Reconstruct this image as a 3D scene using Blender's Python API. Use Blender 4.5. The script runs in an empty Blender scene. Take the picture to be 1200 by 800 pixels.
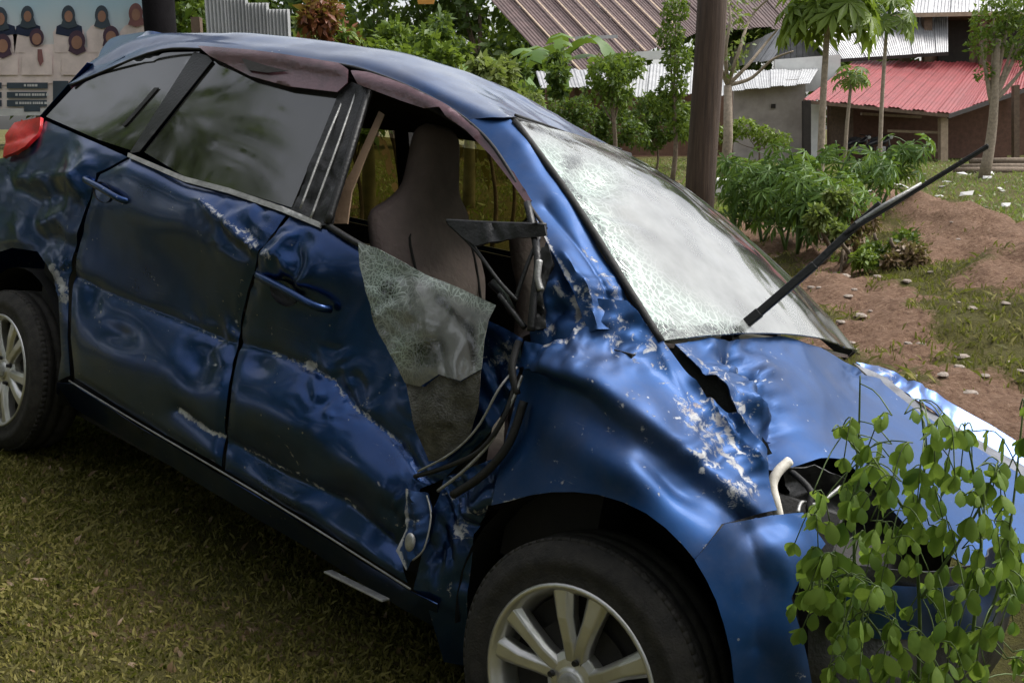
import bpy, math, random
import numpy as np
from mathutils import Matrix, Vector
from mathutils.geometry import delaunay_2d_cdt

# ------------------------------------------------------------------ camera, world, sun
S = bpy.context.scene
COL = S.collection
F_PX = 1099.9                      # focal length in photo pixels (1200 x 800)
PITCH = math.radians(13.0)
CAM_H = 1.45
cam_d = bpy.data.cameras.new('camera'); cam = bpy.data.objects.new('camera', cam_d); COL.objects.link(cam)
cam_d.sensor_fit = 'HORIZONTAL'; cam_d.sensor_width = 36.0; cam_d.lens = 36.0 * F_PX / 1200.0
cam_d.clip_start = 0.05; cam_d.clip_end = 2000
cam.location = (0, 0, CAM_H); cam.rotation_euler = (math.pi / 2 - PITCH, 0, 0)
S.camera = cam
SUN_EL, SUN_AZ = math.radians(58), math.radians(75)     # azimuth clockwise from +Y
w = bpy.data.worlds.new('World'); S.world = w; w.use_nodes = True
nt = w.node_tree; nt.nodes.clear()
sky = nt.nodes.new('ShaderNodeTexSky'); sky.sky_type = 'NISHITA'; sky.sun_disc = False
sky.sun_elevation = SUN_EL; sky.sun_rotation = SUN_AZ; sky.dust_density = 4.0; sky.air_density = 1.0
hs = nt.nodes.new('ShaderNodeHueSaturation'); hs.inputs['Saturation'].default_value = 0.22
bg = nt.nodes.new('ShaderNodeBackground'); bg.inputs['Strength'].default_value = 0.12
wo = nt.nodes.new('ShaderNodeOutputWorld')
nt.links.new(sky.outputs[0], hs.inputs['Color']); nt.links.new(hs.outputs[0], bg.inputs['Color']); nt.links.new(bg.outputs[0], wo.inputs['Surface'])
sd = bpy.data.lights.new('sun', 'SUN'); sd.energy = 1.2; sd.angle = math.radians(25); sd.color = (1, 0.96, 0.9)
sun = bpy.data.objects.new('sun', sd); COL.objects.link(sun)
sdir = Vector((math.sin(SUN_AZ) * math.cos(SUN_EL), math.cos(SUN_AZ) * math.cos(SUN_EL), math.sin(SUN_EL)))
sun.rotation_euler = sdir.to_track_quat('Z', 'Y').to_euler()
S.view_settings.view_transform = 'Standard'; S.view_settings.look = 'None'
S.view_settings.gamma = 1; S.view_settings.exposure = 1.12
S.view_settings.use_curve_mapping = False

rnd = random.Random(7); rng = np.random.default_rng(7)

# ------------------------------------------------------------------ frames of reference
# survey of the place: the car's pose relative to the viewpoint
CR = np.array([[0.770989125, 0.611959860, 0.176297759], [0.222356921, 0.000734339, -0.974965056], [-0.596768941, 0.790888482, -0.135507342]])
CC = np.array([3.58231169, -2.44949779, 1.23171563])
sp, cp = math.sin(PITCH), math.cos(PITCH)
WC = np.array([[1, 0, 0], [0, -sp, cp], [0, -cp, -sp]])
CAMP = np.array([0, 0, CAM_H])
M3 = WC @ CR                                        # car -> world rotation
T3 = CAMP - M3 @ CC
CAR_M = Matrix([list(M3[0]) + [T3[0]], list(M3[1]) + [T3[1]], list(M3[2]) + [T3[2]], [0, 0, 0, 1]])

def PX(px, py, y):
    """point of the car (car frame: x forward, y to the far side, z up) at lateral position y"""
    px = np.asarray(px, float); py = np.asarray(py, float); y = np.asarray(y, float)
    d = np.stack([(px - 600) / F_PX, (py - 400) / F_PX, np.ones_like(px)], -1) @ CR
    t = (y - CC[1]) / d[..., 1]
    return CC + t[..., None] * d
def PROJ(P):
    c = (np.asarray(P) - CC) @ CR.T
    return 600 + F_PX * c[..., 0] / c[..., 2], 400 + F_PX * c[..., 1] / c[..., 2]
def at(px, py, Y):
    """world point at distance Y along the ground from the viewpoint"""
    d = WC @ np.array([(px - 600) / F_PX, (py - 400) / F_PX, 1.0])
    return CAMP + d * (Y / d[1])
def car2w(P): return np.asarray(P) @ M3.T + T3
def w2car(P): return (np.asarray(P) - T3) @ M3

# ------------------------------------------------------------------ noise
_perm = np.random.default_rng(3).permutation(256); _perm = np.concatenate([_perm, _perm, _perm])
_grad = np.random.default_rng(4).normal(size=(256, 3)); _grad /= np.linalg.norm(_grad, axis=1)[:, None]
def pn(P, scale=1.0, seed=0):
    P = np.asarray(P, float) * scale + seed * 17.31
    i = np.floor(P).astype(int); fr = P - i; u = fr * fr * fr * (fr * (fr * 6 - 15) + 10)
    out = 0
    for dx in (0, 1):
        for dy in (0, 1):
            for dz in (0, 1):
                h = _perm[(_perm[(_perm[(i[..., 0] + dx) & 255] + i[..., 1] + dy) & 255] + i[..., 2] + dz) & 255]
                g = _grad[h]; o = fr - np.array([dx, dy, dz])
                wgt = (u[..., 0] if dx else 1 - u[..., 0]) * (u[..., 1] if dy else 1 - u[..., 1]) * (u[..., 2] if dz else 1 - u[..., 2])
                out = out + wgt * (g * o).sum(-1)
    return out * 1.5
def fbm(P, scale, oct=3, seed=0):
    return sum(pn(P, scale * 2 ** k, seed + k) * 0.5 ** k for k in range(oct))
def ridged(P, scale, oct=3, seed=0):
    return sum((1 - 2 * np.abs(pn(P, scale * 2 ** k, seed + k))) * 0.5 ** k for k in range(oct)) - 0.7

# ------------------------------------------------------------------ materials
MATS = {}
def newmat(name):
    m = bpy.data.materials.new(name); m.use_nodes = True; MATS[name] = m
    n = m.node_tree; b = n.nodes['Principled BSDF']
    return m, n, b
def N(n, t, **kw):
    x = n.nodes.new(t)
    for k, v in kw.items():
        if k in x.inputs: x.inputs[k].default_value = v
        else: setattr(x, k, v)
    return x
def ramp(n, src, stops):
    r = n.nodes.new('ShaderNodeValToRGB'); e = r.color_ramp.elements
    while len(e) < len(stops): e.new(0.5)
    for k, (p, c) in enumerate(stops):
        e[k].position = p; e[k].color = (c[0], c[1], c[2], 1) if not isinstance(c, (int, float)) else (c, c, c, 1)
    n.links.new(src, r.inputs[0]); return r
def mixc(n, fac, a, b, mode='MIX'):
    m = n.nodes.new('ShaderNodeMix'); m.data_type = 'RGBA'; m.blend_type = mode
    for s, v in ((m.inputs[0], fac), (m.inputs[6], a), (m.inputs[7], b)):
        if hasattr(v, 'is_linked') or hasattr(v, 'links'): n.links.new(v, s)
        elif isinstance(v, (int, float)): s.default_value = v if s == m.inputs[0] else (v, v, v, 1)
        else: s.default_value = (v[0], v[1], v[2], 1)
    return m.outputs[2]
def mathn(n, op, a, b=None):
    m = n.nodes.new('ShaderNodeMath'); m.operation = op
    for s, v in ((m.inputs[0], a), (m.inputs[1], b)):
        if v is None: continue
        if hasattr(v, 'links'): n.links.new(v, s)
        else: s.default_value = v
    return m.outputs[0]
def simple(name, col, rough=0.6, metal=0.0, var=0.25, scale=12.0, bump=0.2, spec=0.5, obj=True, coat=0, var2=None):
    """plain procedural material: two-scale colour variation, grain bump"""
    m, n, b = newmat(name)
    tc = N(n, 'ShaderNodeTexCoord')
    nz = N(n, 'ShaderNodeTexNoise', Scale=scale, Detail=6.0, Roughness=0.6); n.links.new(tc.outputs['Object'], nz.inputs['Vector'])
    dark = [c * (1 - var) for c in col]; light = [min(1, c * (1 + var)) for c in col]
    r = ramp(n, nz.outputs['Fac'], [(0.3, dark), (0.7, var2 or light)])
    oi = N(n, 'ShaderNodeObjectInfo')
    c = mixc(n, mathn(n, 'MULTIPLY', oi.outputs['Random'], 0.3), r.outputs[0], [x * 0.7 for x in col])
    n.links.new(c, b.inputs['Base Color'])
    b.inputs['Roughness'].default_value = rough; b.inputs['Metallic'].default_value = metal
    b.inputs['Specular IOR Level'].default_value = spec
    if coat: b.inputs['Coat Weight'].default_value = coat; b.inputs['Coat Roughness'].default_value = 0.06
    if bump:
        n2 = N(n, 'ShaderNodeTexNoise', Scale=scale * 6, Detail=4.0); n.links.new(tc.outputs['Object'], n2.inputs['Vector'])
        bp = N(n, 'ShaderNodeBump', Strength=bump, Distance=0.01); n.links.new(n2.outputs['Fac'], bp.inputs['Height']); n.links.new(bp.outputs[0], b.inputs['Normal'])
    return m
def leafmat(name, c1, c2, trans=0.35, rough=0.45, scale=6.0):
    m, n, b = newmat(name)
    tc = N(n, 'ShaderNodeTexCoord'); geo = N(n, 'ShaderNodeNewGeometry'); oi = N(n, 'ShaderNodeObjectInfo')
    nz = N(n, 'ShaderNodeTexNoise', Scale=scale, Detail=2.0); n.links.new(tc.outputs['Object'], nz.inputs['Vector'])
    fac = mathn(n, 'ADD', mathn(n, 'MULTIPLY', geo.outputs['Random Per Island'], 0.55), mathn(n, 'MULTIPLY', nz.outputs['Fac'], 0.45))
    fac = mathn(n, 'ADD', mathn(n, 'MULTIPLY', oi.outputs['Random'], 0.25), mathn(n, 'MULTIPLY', fac, 0.8))
    r = ramp(n, fac, [(0.15, c1), (0.85, c2)])
    n.links.new(r.outputs[0], b.inputs['Base Color']); b.inputs['Roughness'].default_value = rough; b.inputs['Specular IOR Level'].default_value = 0.3
    tr = N(n, 'ShaderNodeBsdfTranslucent'); n.links.new(mixc(n, 0.5, r.outputs[0], (0.25, 0.35, 0.03), 'MIX'), tr.inputs['Color'])
    ms = N(n, 'ShaderNodeMixShader'); ms.inputs[0].default_value = trans
    out = n.nodes['Material Output']
    n.links.new(b.outputs[0], ms.inputs[1]); n.links.new(tr.outputs[0], ms.inputs[2]); n.links.new(ms.outputs[0], out.inputs['Surface'])
    return m

def paintmat(name, base, dust=0.10, metal=0.80, rough=0.36, coat=0.75):
    m, n, b = newmat(name)
    tc = N(n, 'ShaderNodeTexCoord'); at_ = N(n, 'ShaderNodeAttribute', attribute_name='wear')
    nz = N(n, 'ShaderNodeTexNoise', Scale=7.0, Detail=8.0, Roughness=0.65); n.links.new(tc.outputs['Object'], nz.inputs['Vector'])
    c0 = ramp(n, nz.outputs['Fac'], [(0.3, [x * 0.8 for x in base]), (0.7, [x * 1.15 for x in base])]).outputs[0]
    # dried mud film
    n2 = N(n, 'ShaderNodeTexNoise', Scale=3.0, Detail=10.0, Roughness=0.7); n.links.new(tc.outputs['Object'], n2.inputs['Vector'])
    du = ramp(n, n2.outputs['Fac'], [(0.45, 0.0), (0.75, dust * 2.2)]).outputs[0]
    c1 = mixc(n, du, c0, (0.20, 0.18, 0.16))
    # chips and splashes
    vo = N(n, 'ShaderNodeTexVoronoi', Scale=42.0); n.links.new(tc.outputs['Object'], vo.inputs['Vector'])
    chip = mathn(n, 'LESS_THAN', vo.outputs['Distance'], 0.12)
    n3 = N(n, 'ShaderNodeTexNoise', Scale=11.0, Detail=3.0); n.links.new(tc.outputs['Object'], n3.inputs['Vector'])
    chip = mathn(n, 'MULTIPLY', chip, mathn(n, 'GREATER_THAN', n3.outputs['Fac'], 0.60))
    c2 = mixc(n, mathn(n, 'MULTIPLY', chip, 0.55), c1, (0.42, 0.42, 0.42))
    # scraped to primer where the sheet was torn or rubbed
    n4 = N(n, 'ShaderNodeTexNoise', Scale=38.0, Detail=9.0, Roughness=0.75, Distortion=0.6); n.links.new(tc.outputs['Object'], n4.inputs['Vector'])
    wv = mathn(n, 'ADD', at_.outputs['Fac'], mathn(n, 'MULTIPLY', mathn(n, 'SUBTRACT', n4.outputs['Fac'], 0.5), 1.9))
    wr = ramp(n, wv, [(0.44, 0.0), (0.60, 1.0)]).outputs[0]
    wr = mathn(n, 'MULTIPLY', wr, mathn(n, 'GREATER_THAN', at_.outputs['Fac'], 0.04))
    n5 = N(n, 'ShaderNodeTexNoise', Scale=16.0, Detail=4.0); n.links.new(tc.outputs['Object'], n5.inputs['Vector'])
    prim = ramp(n, n5.outputs['Fac'], [(0.35, (0.20, 0.20, 0.22)), (0.6, (0.55, 0.56, 0.58)), (0.78, (0.30, 0.20, 0.14))]).outputs[0]
    # fine rub marks along the body
    mp = N(n, 'ShaderNodeMapping'); mp.inputs['Scale'].default_value = (5, 30, 75); mp.inputs['Rotation'].default_value = (0, .22, 0); n.links.new(tc.outputs['Object'], mp.inputs[0])
    n6 = N(n, 'ShaderNodeTexNoise', Scale=1.6, Detail=5.0, Roughness=0.7); n.links.new(mp.outputs[0], n6.inputs['Vector'])
    sc = mathn(n, 'MULTIPLY', ramp(n, n6.outputs['Fac'], [(0.63, 0.0), (0.70, 1.0)]).outputs[0], ramp(n, n3.outputs['Fac'], [(0.45, 0.0), (0.7, 0.45)]).outputs[0])
    c2 = mixc(n, sc, c2, (0.30, 0.33, 0.38))
    c3 = mixc(n, wr, c2, prim)
    n.links.new(c3, b.inputs['Base Color'])
    n.links.new(mathn(n, 'MULTIPLY', mathn(n, 'SUBTRACT', 1.0, wr), metal), b.inputs['Metallic'])
    n.links.new(mathn(n, 'ADD', mathn(n, 'ADD', rough, mathn(n, 'MULTIPLY', nz.outputs['Fac'], 0.16)), mathn(n, 'MULTIPLY', wr, 0.25)), b.inputs['Roughness'])
    n.links.new(mathn(n, 'MULTIPLY', mathn(n, 'SUBTRACT', 1.0, wr), mathn(n, 'SUBTRACT', coat, mathn(n, 'MULTIPLY', du, 2.0))), b.inputs['Coat Weight'])
    b.inputs['Coat Roughness'].default_value = 0.12; b.inputs['Coat IOR'].default_value = 1.38
    bp = N(n, 'ShaderNodeBump', Strength=0.25, Distance=0.004)
    hb = mathn(n, 'ADD', mathn(n, 'MULTIPLY', nz.outputs['Fac'], 0.5), mathn(n, 'MULTIPLY', wr, -0.5))
    n.links.new(hb, bp.inputs['Height']); n.links.new(bp.outputs[0], b.inputs['Normal'])
    return m

BLUE = (0.010, 0.047, 0.165)
paintmat('paint', BLUE, dust=0.06, metal=0.88, rough=0.22)
paintmat('paint_scuffed', (0.010, 0.054, 0.175), dust=0.12, metal=0.72, rough=0.44, coat=0.18)
paintmat('paint_dusty', (0.012, 0.050, 0.15), dust=0.22, metal=0.70, rough=0.34, coat=0.85)
simple('black_plastic', (0.012, 0.012, 0.013), 0.45, var=0.4, scale=20)
simple('black_rubber', (0.014, 0.014, 0.014), 0.7, var=0.3, scale=25)
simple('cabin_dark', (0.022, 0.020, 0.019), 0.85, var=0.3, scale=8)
simple('seat_cloth', (0.24, 0.18, 0.165), 0.9, var=0.25, scale=10, bump=0.4)
simple('belt_tan', (0.27, 0.18, 0.115), 0.7, var=0.15, scale=10)
simple('silver', (0.68, 0.67, 0.655), 0.30, metal=0.8, var=0.12, scale=14, bump=0.05)
simple('sheen_grey', (0.22, 0.23, 0.26), 0.7, metal=0.0, spec=0.2, var=0.4, scale=20)  # pale grey painted for the sky sheen on the hood edge
simple('silver_dirty', (0.38, 0.38, 0.37), 0.5, metal=0.5, var=0.35, scale=25)
simple('red_lamp', (0.55, 0.012, 0.018), 0.3, var=0.3, scale=25, bump=0.05, coat=0.2)
simple('visor_plum', (0.115, 0.055, 0.068), 0.22, var=0.3, scale=18, bump=0.1, coat=0.4)
simple('white_hose', (0.72, 0.68, 0.60), 0.5, var=0.1)
def tyremat():
    m = simple('tyre', (0.020, 0.019, 0.018), 0.8, var=0.5, scale=30, bump=0.3, var2=(0.045, 0.04, 0.035)); return m
tyremat()
def dark_glass():
    m, n, b = newmat('tinted_glass')
    tc = N(n, 'ShaderNodeTexCoord')
    nz = N(n, 'ShaderNodeTexNoise', Scale=5.0, Detail=8.0, Roughness=0.7); n.links.new(tc.outputs['Object'], nz.inputs['Vector'])
    r = ramp(n, nz.outputs['Fac'], [(0.3, (0.010, 0.011, 0.009)), (0.75, (0.036, 0.036, 0.034))])
    n.links.new(r.outputs[0], b.inputs['Base Color'])
    rr = ramp(n, nz.outputs['Fac'], [(0.35, 0.03), (0.75, 0.16)]); n.links.new(rr.outputs[0], b.inputs['Roughness'])
    b.inputs['IOR'].default_value = 2.1
dark_glass()
def far_glass():
    m, n, b = newmat('far_glass')
    tr = N(n, 'ShaderNodeBsdfTransparent'); tr.inputs[0].default_value = (0.22, 0.19, 0.09, 1)
    gl = N(n, 'ShaderNodeBsdfGlossy', Roughness=0.05); gl.inputs[0].default_value = (0.8, 0.8, 0.8, 1)
    ms = N(n, 'ShaderNodeMixShader'); ms.inputs[0].default_value = 0.05
    n.links.new(tr.outputs[0], ms.inputs[1]); n.links.new(gl.outputs[0], ms.inputs[2]); n.links.new(ms.outputs[0], n.nodes['Material Output'].inputs['Surface'])
far_glass()
simple('tint_film', (0.045, 0.043, 0.038), 0.35, var=0.7, scale=30, bump=0.5, var2=(0.16, 0.155, 0.14))
def cracked(name, milk, tint, crack_scale):
    """laminated glass, crazed where the attribute 'wear' is high"""
    m, n, b = newmat(name)
    tc = N(n, 'ShaderNodeTexCoord'); a = N(n, 'ShaderNodeAttribute', attribute_name='wear')
    di = N(n, 'ShaderNodeTexNoise', Scale=5.0, Detail=3.0)
    n.links.new(tc.outputs['Object'], di.inputs['Vector'])
    vec = N(n, 'ShaderNodeVectorMath', operation='ADD'); sc = N(n, 'ShaderNodeVectorMath', operation='SCALE'); sc.inputs['Scale'].default_value = 0.12
    n.links.new(di.outputs['Color'], sc.inputs[0]); n.links.new(tc.outputs['Object'], vec.inputs[0]); n.links.new(sc.outputs[0], vec.inputs[1])
    v1 = N(n, 'ShaderNodeTexVoronoi', Scale=crack_scale, feature='DISTANCE_TO_EDGE'); n.links.new(vec.outputs[0], v1.inputs['Vector'])
    v2 = N(n, 'ShaderNodeTexVoronoi', Scale=crack_scale * 3.1, feature='DISTANCE_TO_EDGE'); n.links.new(vec.outputs[0], v2.inputs['Vector'])
    l1 = ramp(n, v1.outputs['Distance'], [(0.0, 1.0), (0.05, 0.0)]).outputs[0]
    l2 = ramp(n, v2.outputs['Distance'], [(0.0, 1.0), (0.10, 0.0)]).outputs[0]
    line = mathn(n, 'MAXIMUM', mathn(n, 'MULTIPLY', l1, 0.6), mathn(n, 'MULTIPLY', l2, 0.55))
    line = mathn(n, 'MULTIPLY', line, a.outputs['Fac'])
    nz = N(n, 'ShaderNodeTexNoise', Scale=9.0, Detail=6.0); n.links.new(tc.outputs['Object'], nz.inputs['Vector'])
    mk = mathn(n, 'MULTIPLY', mathn(n, 'ADD', nz.outputs['Fac'], 0.35), milk)  # whitish shattered glass; this white also stands in for reflected sky
    cl = N(n, 'ShaderNodeAttribute', attribute_name='clear')
    clf = mathn(n, 'ADD', cl.outputs['Fac'], mathn(n, 'MULTIPLY', mathn(n, 'SUBTRACT', nz.outputs['Fac'], 0.5), 1.1))
    clf = mathn(n, 'MULTIPLY', ramp(n, clf, [(0.3, 0.0), (0.65, 1.0)]).outputs[0], mathn(n, 'GREATER_THAN', cl.outputs['Fac'], 0.03))
    mk = mathn(n, 'ADD', mk, mathn(n, 'MULTIPLY', a.outputs['Fac'], 0.10))
    mk = mathn(n, 'MULTIPLY', mk, mathn(n, 'SUBTRACT', 1.0, mathn(n, 'MULTIPLY', clf, 0.85)))
    fac = mathn(n, 'MINIMUM', mathn(n, 'ADD', mk, line), 1.0)
    df = N(n, 'ShaderNodeBsdfDiffuse'); n.links.new(mixc(n, a.outputs['Fac'], (0.66, 0.68, 0.67), (0.50, 0.62, 0.55)), df.inputs['Color'])
    tr = N(n, 'ShaderNodeBsdfTransparent'); tr.inputs[0].default_value = tint
    gl = N(n, 'ShaderNodeBsdfGlossy', Roughness=0.06)
    fr = N(n, 'ShaderNodeFresnel', IOR=1.9)
    bp = N(n, 'ShaderNodeBump', Strength=0.35, Distance=0.004); n.links.new(line, bp.inputs['Height'])
    n.links.new(bp.outputs[0], gl.inputs['Normal']); n.links.new(bp.outputs[0], df.inputs['Normal'])
    m1 = N(n, 'ShaderNodeMixShader'); n.links.new(fac, m1.inputs[0]); n.links.new(tr.outputs[0], m1.inputs[1]); n.links.new(df.outputs[0], m1.inputs[2])
    m2 = N(n, 'ShaderNodeMixShader'); n.links.new(fr.outputs[0], m2.inputs[0]); n.links.new(m1.outputs[0], m2.inputs[1]); n.links.new(gl.outputs[0], m2.inputs[2])
    n.links.new(m2.outputs[0], n.nodes['Material Output'].inputs['Surface'])
cracked('windshield_glass', 0.46, (0.60, 0.68, 0.63, 1), 17.0)
cracked('broken_glass', 0.30, (0.28, 0.30, 0.28, 1), 26.0)

# ------------------------------------------------------------------ mesh helpers
def link(name, me, mat=None, parent=None, smooth=False):
    o = bpy.data.objects.new(name, me); COL.objects.link(o)
    if mat and not me.materials: me.materials.append(MATS[mat])
    if parent: o.parent = parent
    if smooth: me.polygons.foreach_set('use_smooth', [True] * len(me.polygons))
    return o
def tri_mesh(name, V, Fc):
    me = bpy.data.meshes.new(name); me.from_pydata([tuple(v) for v in V], [], [tuple(int(i) for i in f) for f in Fc]); me.update(); return me
def fast_mesh(name, V, Fc):
    """numpy arrays V (n,3), Fc (m,k)"""
    V = np.ascontiguousarray(V, np.float32); Fc = np.ascontiguousarray(Fc, np.int32); k = Fc.shape[1]
    me = bpy.data.meshes.new(name); me.vertices.add(len(V)); me.vertices.foreach_set('co', V.ravel())
    me.loops.add(Fc.size); me.loops.foreach_set('vertex_index', Fc.ravel())
    me.polygons.add(len(Fc)); me.polygons.foreach_set('loop_start', np.arange(0, Fc.size, k, dtype=np.int32))
    me.update(calc_edges=True); me.validate(); return me
def attr(me, name, val):
    a = me.attributes.new(name, 'FLOAT', 'POINT'); a.data.foreach_set('value', np.ascontiguousarray(val, np.float32))
class MB:
    """collects simple shapes into one mesh"""
    def __init__(s): s.V = []; s.F = []
    def add(s, V, Fc):
        o = len(s.V); s.V += [tuple(map(float, v)) for v in V]; s.F += [tuple(int(i) + o for i in f) for f in Fc]; return s
    def box(s, c, d, R=None):
        c = np.array(c, float); d = np.array(d, float) / 2
        P = np.array([(x, y, z) for x in (-1, 1) for y in (-1, 1) for z in (-1, 1)]) * d
        if R is not None: P = P @ np.array(R).T
        return s.add(P + c, [(0, 1, 3, 2), (4, 6, 7, 5), (0, 4, 5, 1), (2, 3, 7, 6), (0, 2, 6, 4), (1, 5, 7, 3)])
    def bar(s, a, b, wd, ht, up=(0, 0, 1)):
        a = np.array(a, float); b = np.array(b, float); x = b - a; L = np.linalg.norm(x); x /= L
        y = np.cross(up, x); y /= np.linalg.norm(y); z = np.cross(x, y)
        return s.box((a + b) / 2, (L, wd, ht), np.stack([x, y, z], 1))
    def tube(s, pts, rad, n=8, cap=True):
        pts = np.array(pts, float); rad = np.broadcast_to(np.array(rad, float), (len(pts),))
        T = np.gradient(pts, axis=0); T /= np.linalg.norm(T, axis=1)[:, None] + 1e-9
        ref = np.array([0, 0, 1.0]) if abs(T[0][2]) < 0.9 else np.array([1.0, 0, 0])
        V = []; u = np.cross(T[0], ref); u /= np.linalg.norm(u)
        for k in range(len(pts)):
            u = u - T[k] * (u @ T[k]); u /= np.linalg.norm(u); v = np.cross(T[k], u)
            for j in range(n):
                a = 2 * math.pi * j / n; V.append(pts[k] + rad[k] * (math.cos(a) * u + math.sin(a) * v))
        Fc = [(k * n + j, k * n + (j + 1) % n, (k + 1) * n + (j + 1) % n, (k + 1) * n + j) for k in range(len(pts) - 1) for j in range(n)]
        if cap: Fc += [tuple(range(n))[::-1], tuple((len(pts) - 1) * n + j for j in range(n))]
        return s.add(V, Fc)
    def lathe(s, prof, n=48, axis='y', c=(0, 0, 0)):
        V = []
        for k in range(n):
            a = 2 * math.pi * k / n
            for r, h in prof: V.append((c[0] + r * math.cos(a), c[1] + h, c[2] + r * math.sin(a)))
        m = len(prof); Fc = [(k * m + i, k * m + i + 1, ((k + 1) % n) * m + i + 1, ((k + 1) % n) * m + i) for k in range(n) for i in range(m - 1)]
        return s.add(V, Fc)
    def quad(s, a, b, c, d): return s.add([a, b, c, d], [(0, 1, 2, 3)])
    def prism(s, poly, a, b):
        """polygon in the xz plane from y=a to y=b"""
        n = len(poly); V = [(x, a, z) for x, z in poly] + [(x, b, z) for x, z in poly]
        return s.add(V, [tuple(range(n)), tuple(range(2 * n - 1, n - 1, -1))] + [(i, i + n, (i + 1) % n + n, (i + 1) % n) for i in range(n)])
    def build(s, name, mat=None, parent=None, smooth=False, bevel=0):
        me = bpy.data.meshes.new(name); me.from_pydata(s.V, [], s.F); me.update()
        o = link(name, me, mat, parent, smooth)
        if bevel:
            b = o.modifiers.new('b', 'BEVEL'); b.width = bevel; b.segments = 2; b.limit_method = 'ANGLE'
        return o
def empty(name, loc=(0, 0, 0), rz=0, parent=None):
    o = bpy.data.objects.new(name, None); COL.objects.link(o); o.location = tuple(loc); o.rotation_euler = (0, 0, rz); o.empty_display_size = 0.2
    if parent: o.parent = parent
    return o
def tag(o, label=None, cat=None, group=None, kind=None):
    for k, v in (('label', label), ('category', cat), ('group', group), ('kind', kind)):
        if v: o[k] = v
    return o
def catmull(P, n):
    """P (k,3) -> n points"""
    P = np.asarray(P, float); k = len(P)
    t = np.linspace(0, k - 1, n); i = np.minimum(t.astype(int), k - 2); u = (t - i)[:, None]
    g = lambda j: P[np.clip(j, 0, k - 1)]
    p0, p1, p2, p3 = g(i - 1), g(i), g(i + 1), g(i + 2)
    return 0.5 * (2 * p1 + (p2 - p0) * u + (2 * p0 - 5 * p1 + 4 * p2 - p3) * u ** 2 + (3 * p1 - p0 - 3 * p2 + p3) * u ** 3)
def net(rows, nu, nv):
    """rows: control net of 3D points -> dense grid (nv,nu,3)"""
    A = np.array([catmull(r, nu) for r in rows]); return np.stack([catmull(A[:, j], nv) for j in range(nu)], 1)
def grid_mesh(name, G):
    nv, nu, _ = G.shape; idx = np.arange(nv * nu).reshape(nv, nu)
    Fc = np.stack([idx[:-1, :-1], idx[:-1, 1:], idx[1:, 1:], idx[1:, :-1]], -1).reshape(-1, 4)
    return fast_mesh(name, G.reshape(-1, 3), Fc)

# ------------------------------------------------------------------ ground
def plane_h(x, y): return -0.179 * x - 0.0884 * y + 0.192
def sstep(t): t = np.clip(t, 0, 1); return t * t * (3 - 2 * t)
def inpoly(px, py, poly):
    poly = np.asarray(poly, float); x1, y1 = poly[:, 0], poly[:, 1]; x2, y2 = np.roll(x1, -1), np.roll(y1, -1)
    r = np.zeros(np.shape(px), bool)
    for a, b, c, d in zip(x1, y1, x2, y2):
        if b == d: continue
        r ^= ((b > py) != (d > py)) & (px < (c - a) * (py - b) / (d - b) + a)
    return r
def dpoly(px, py, poly, closed=False):
    """distance to a polyline, and signed side"""
    P = np.asarray(poly, float); best = np.full(np.shape(px), 1e9); sgn = np.zeros(np.shape(px)); tt = np.zeros(np.shape(px))
    m = len(P) - (0 if closed else 1)
    for k in range(m):
        a = P[k]; b = P[(k + 1) % len(P)]; d = b - a; L2 = d @ d
        t = np.clip(((px - a[0]) * d[0] + (py - a[1]) * d[1]) / L2, 0, 1)
        ex = px - a[0] - t * d[0]; ey = py - a[1] - t * d[1]; q = np.hypot(ex, ey)
        s = np.sign(d[0] * (py - a[1]) - d[1] * (px - a[0])); c = q < best
        best = np.where(c, q, best); sgn = np.where(c, s, sgn); tt = np.where(c, (k + t) / m, tt)
    return best, sgn, tt
# patches of bare soil on the ground plan (world x, y)
def gp(px, py): 
    d = WC @ np.array([(px - 600) / F_PX, (py - 400) / F_PX, 1.0]); t = -CAM_H / d[2]; return (d * t)[:2]
bank_line = np.array([gp(*p) for p in [(862, 262), (910, 290), (960, 325), (1010, 370), (1060, 425), (1110, 480), (1200, 560)]])
mound_line = np.array([gp(*p) for p in [(1040, 268), (1090, 285), (1140, 310), (1200, 345), (1300, 400)]])
def height(x, y):
    x = np.asarray(x, float); y = np.asarray(y, float)
    P = np.stack([x, y, np.zeros_like(x)], -1); C0 = w2car(np.stack([x, y, plane_h(x, y)], -1))
    dx = np.maximum(np.maximum(-0.6 - C0[..., 0], C0[..., 0] - 3.2), 0); dy = np.maximum(np.maximum(-2.3 - C0[..., 1], C0[..., 1] - 0.85), 0)
    wgt = 1 - sstep(np.hypot(dx, dy) / np.where(C0[..., 1] > 0, 1.0, 2.2))
    h = wgt * plane_h(x, y)
    h = h + 0.012 * fbm(P, 1.3, 3, 5) + 0.05 * fbm(P, 0.16, 2, 9) * sstep((y - 5) / 8)
    db = dpoly(x, y, bank_line)[0]; h = h + 0.13 * np.exp(-(db / 0.55) ** 2) * (1 + 0.8 * fbm(P, 2.2, 3, 21))
    dm = dpoly(x, y, mound_line)[0]; h = h + 0.50 * np.exp(-(dm / 0.95) ** 2) * (1 + 0.45 * fbm(P, 1.3, 4, 31)) + 0.035 * fbm(P, 5.0, 3, 51) * np.exp(-(np.minimum(dm / 1.1, db / .7)) ** 2)
    return h
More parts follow.
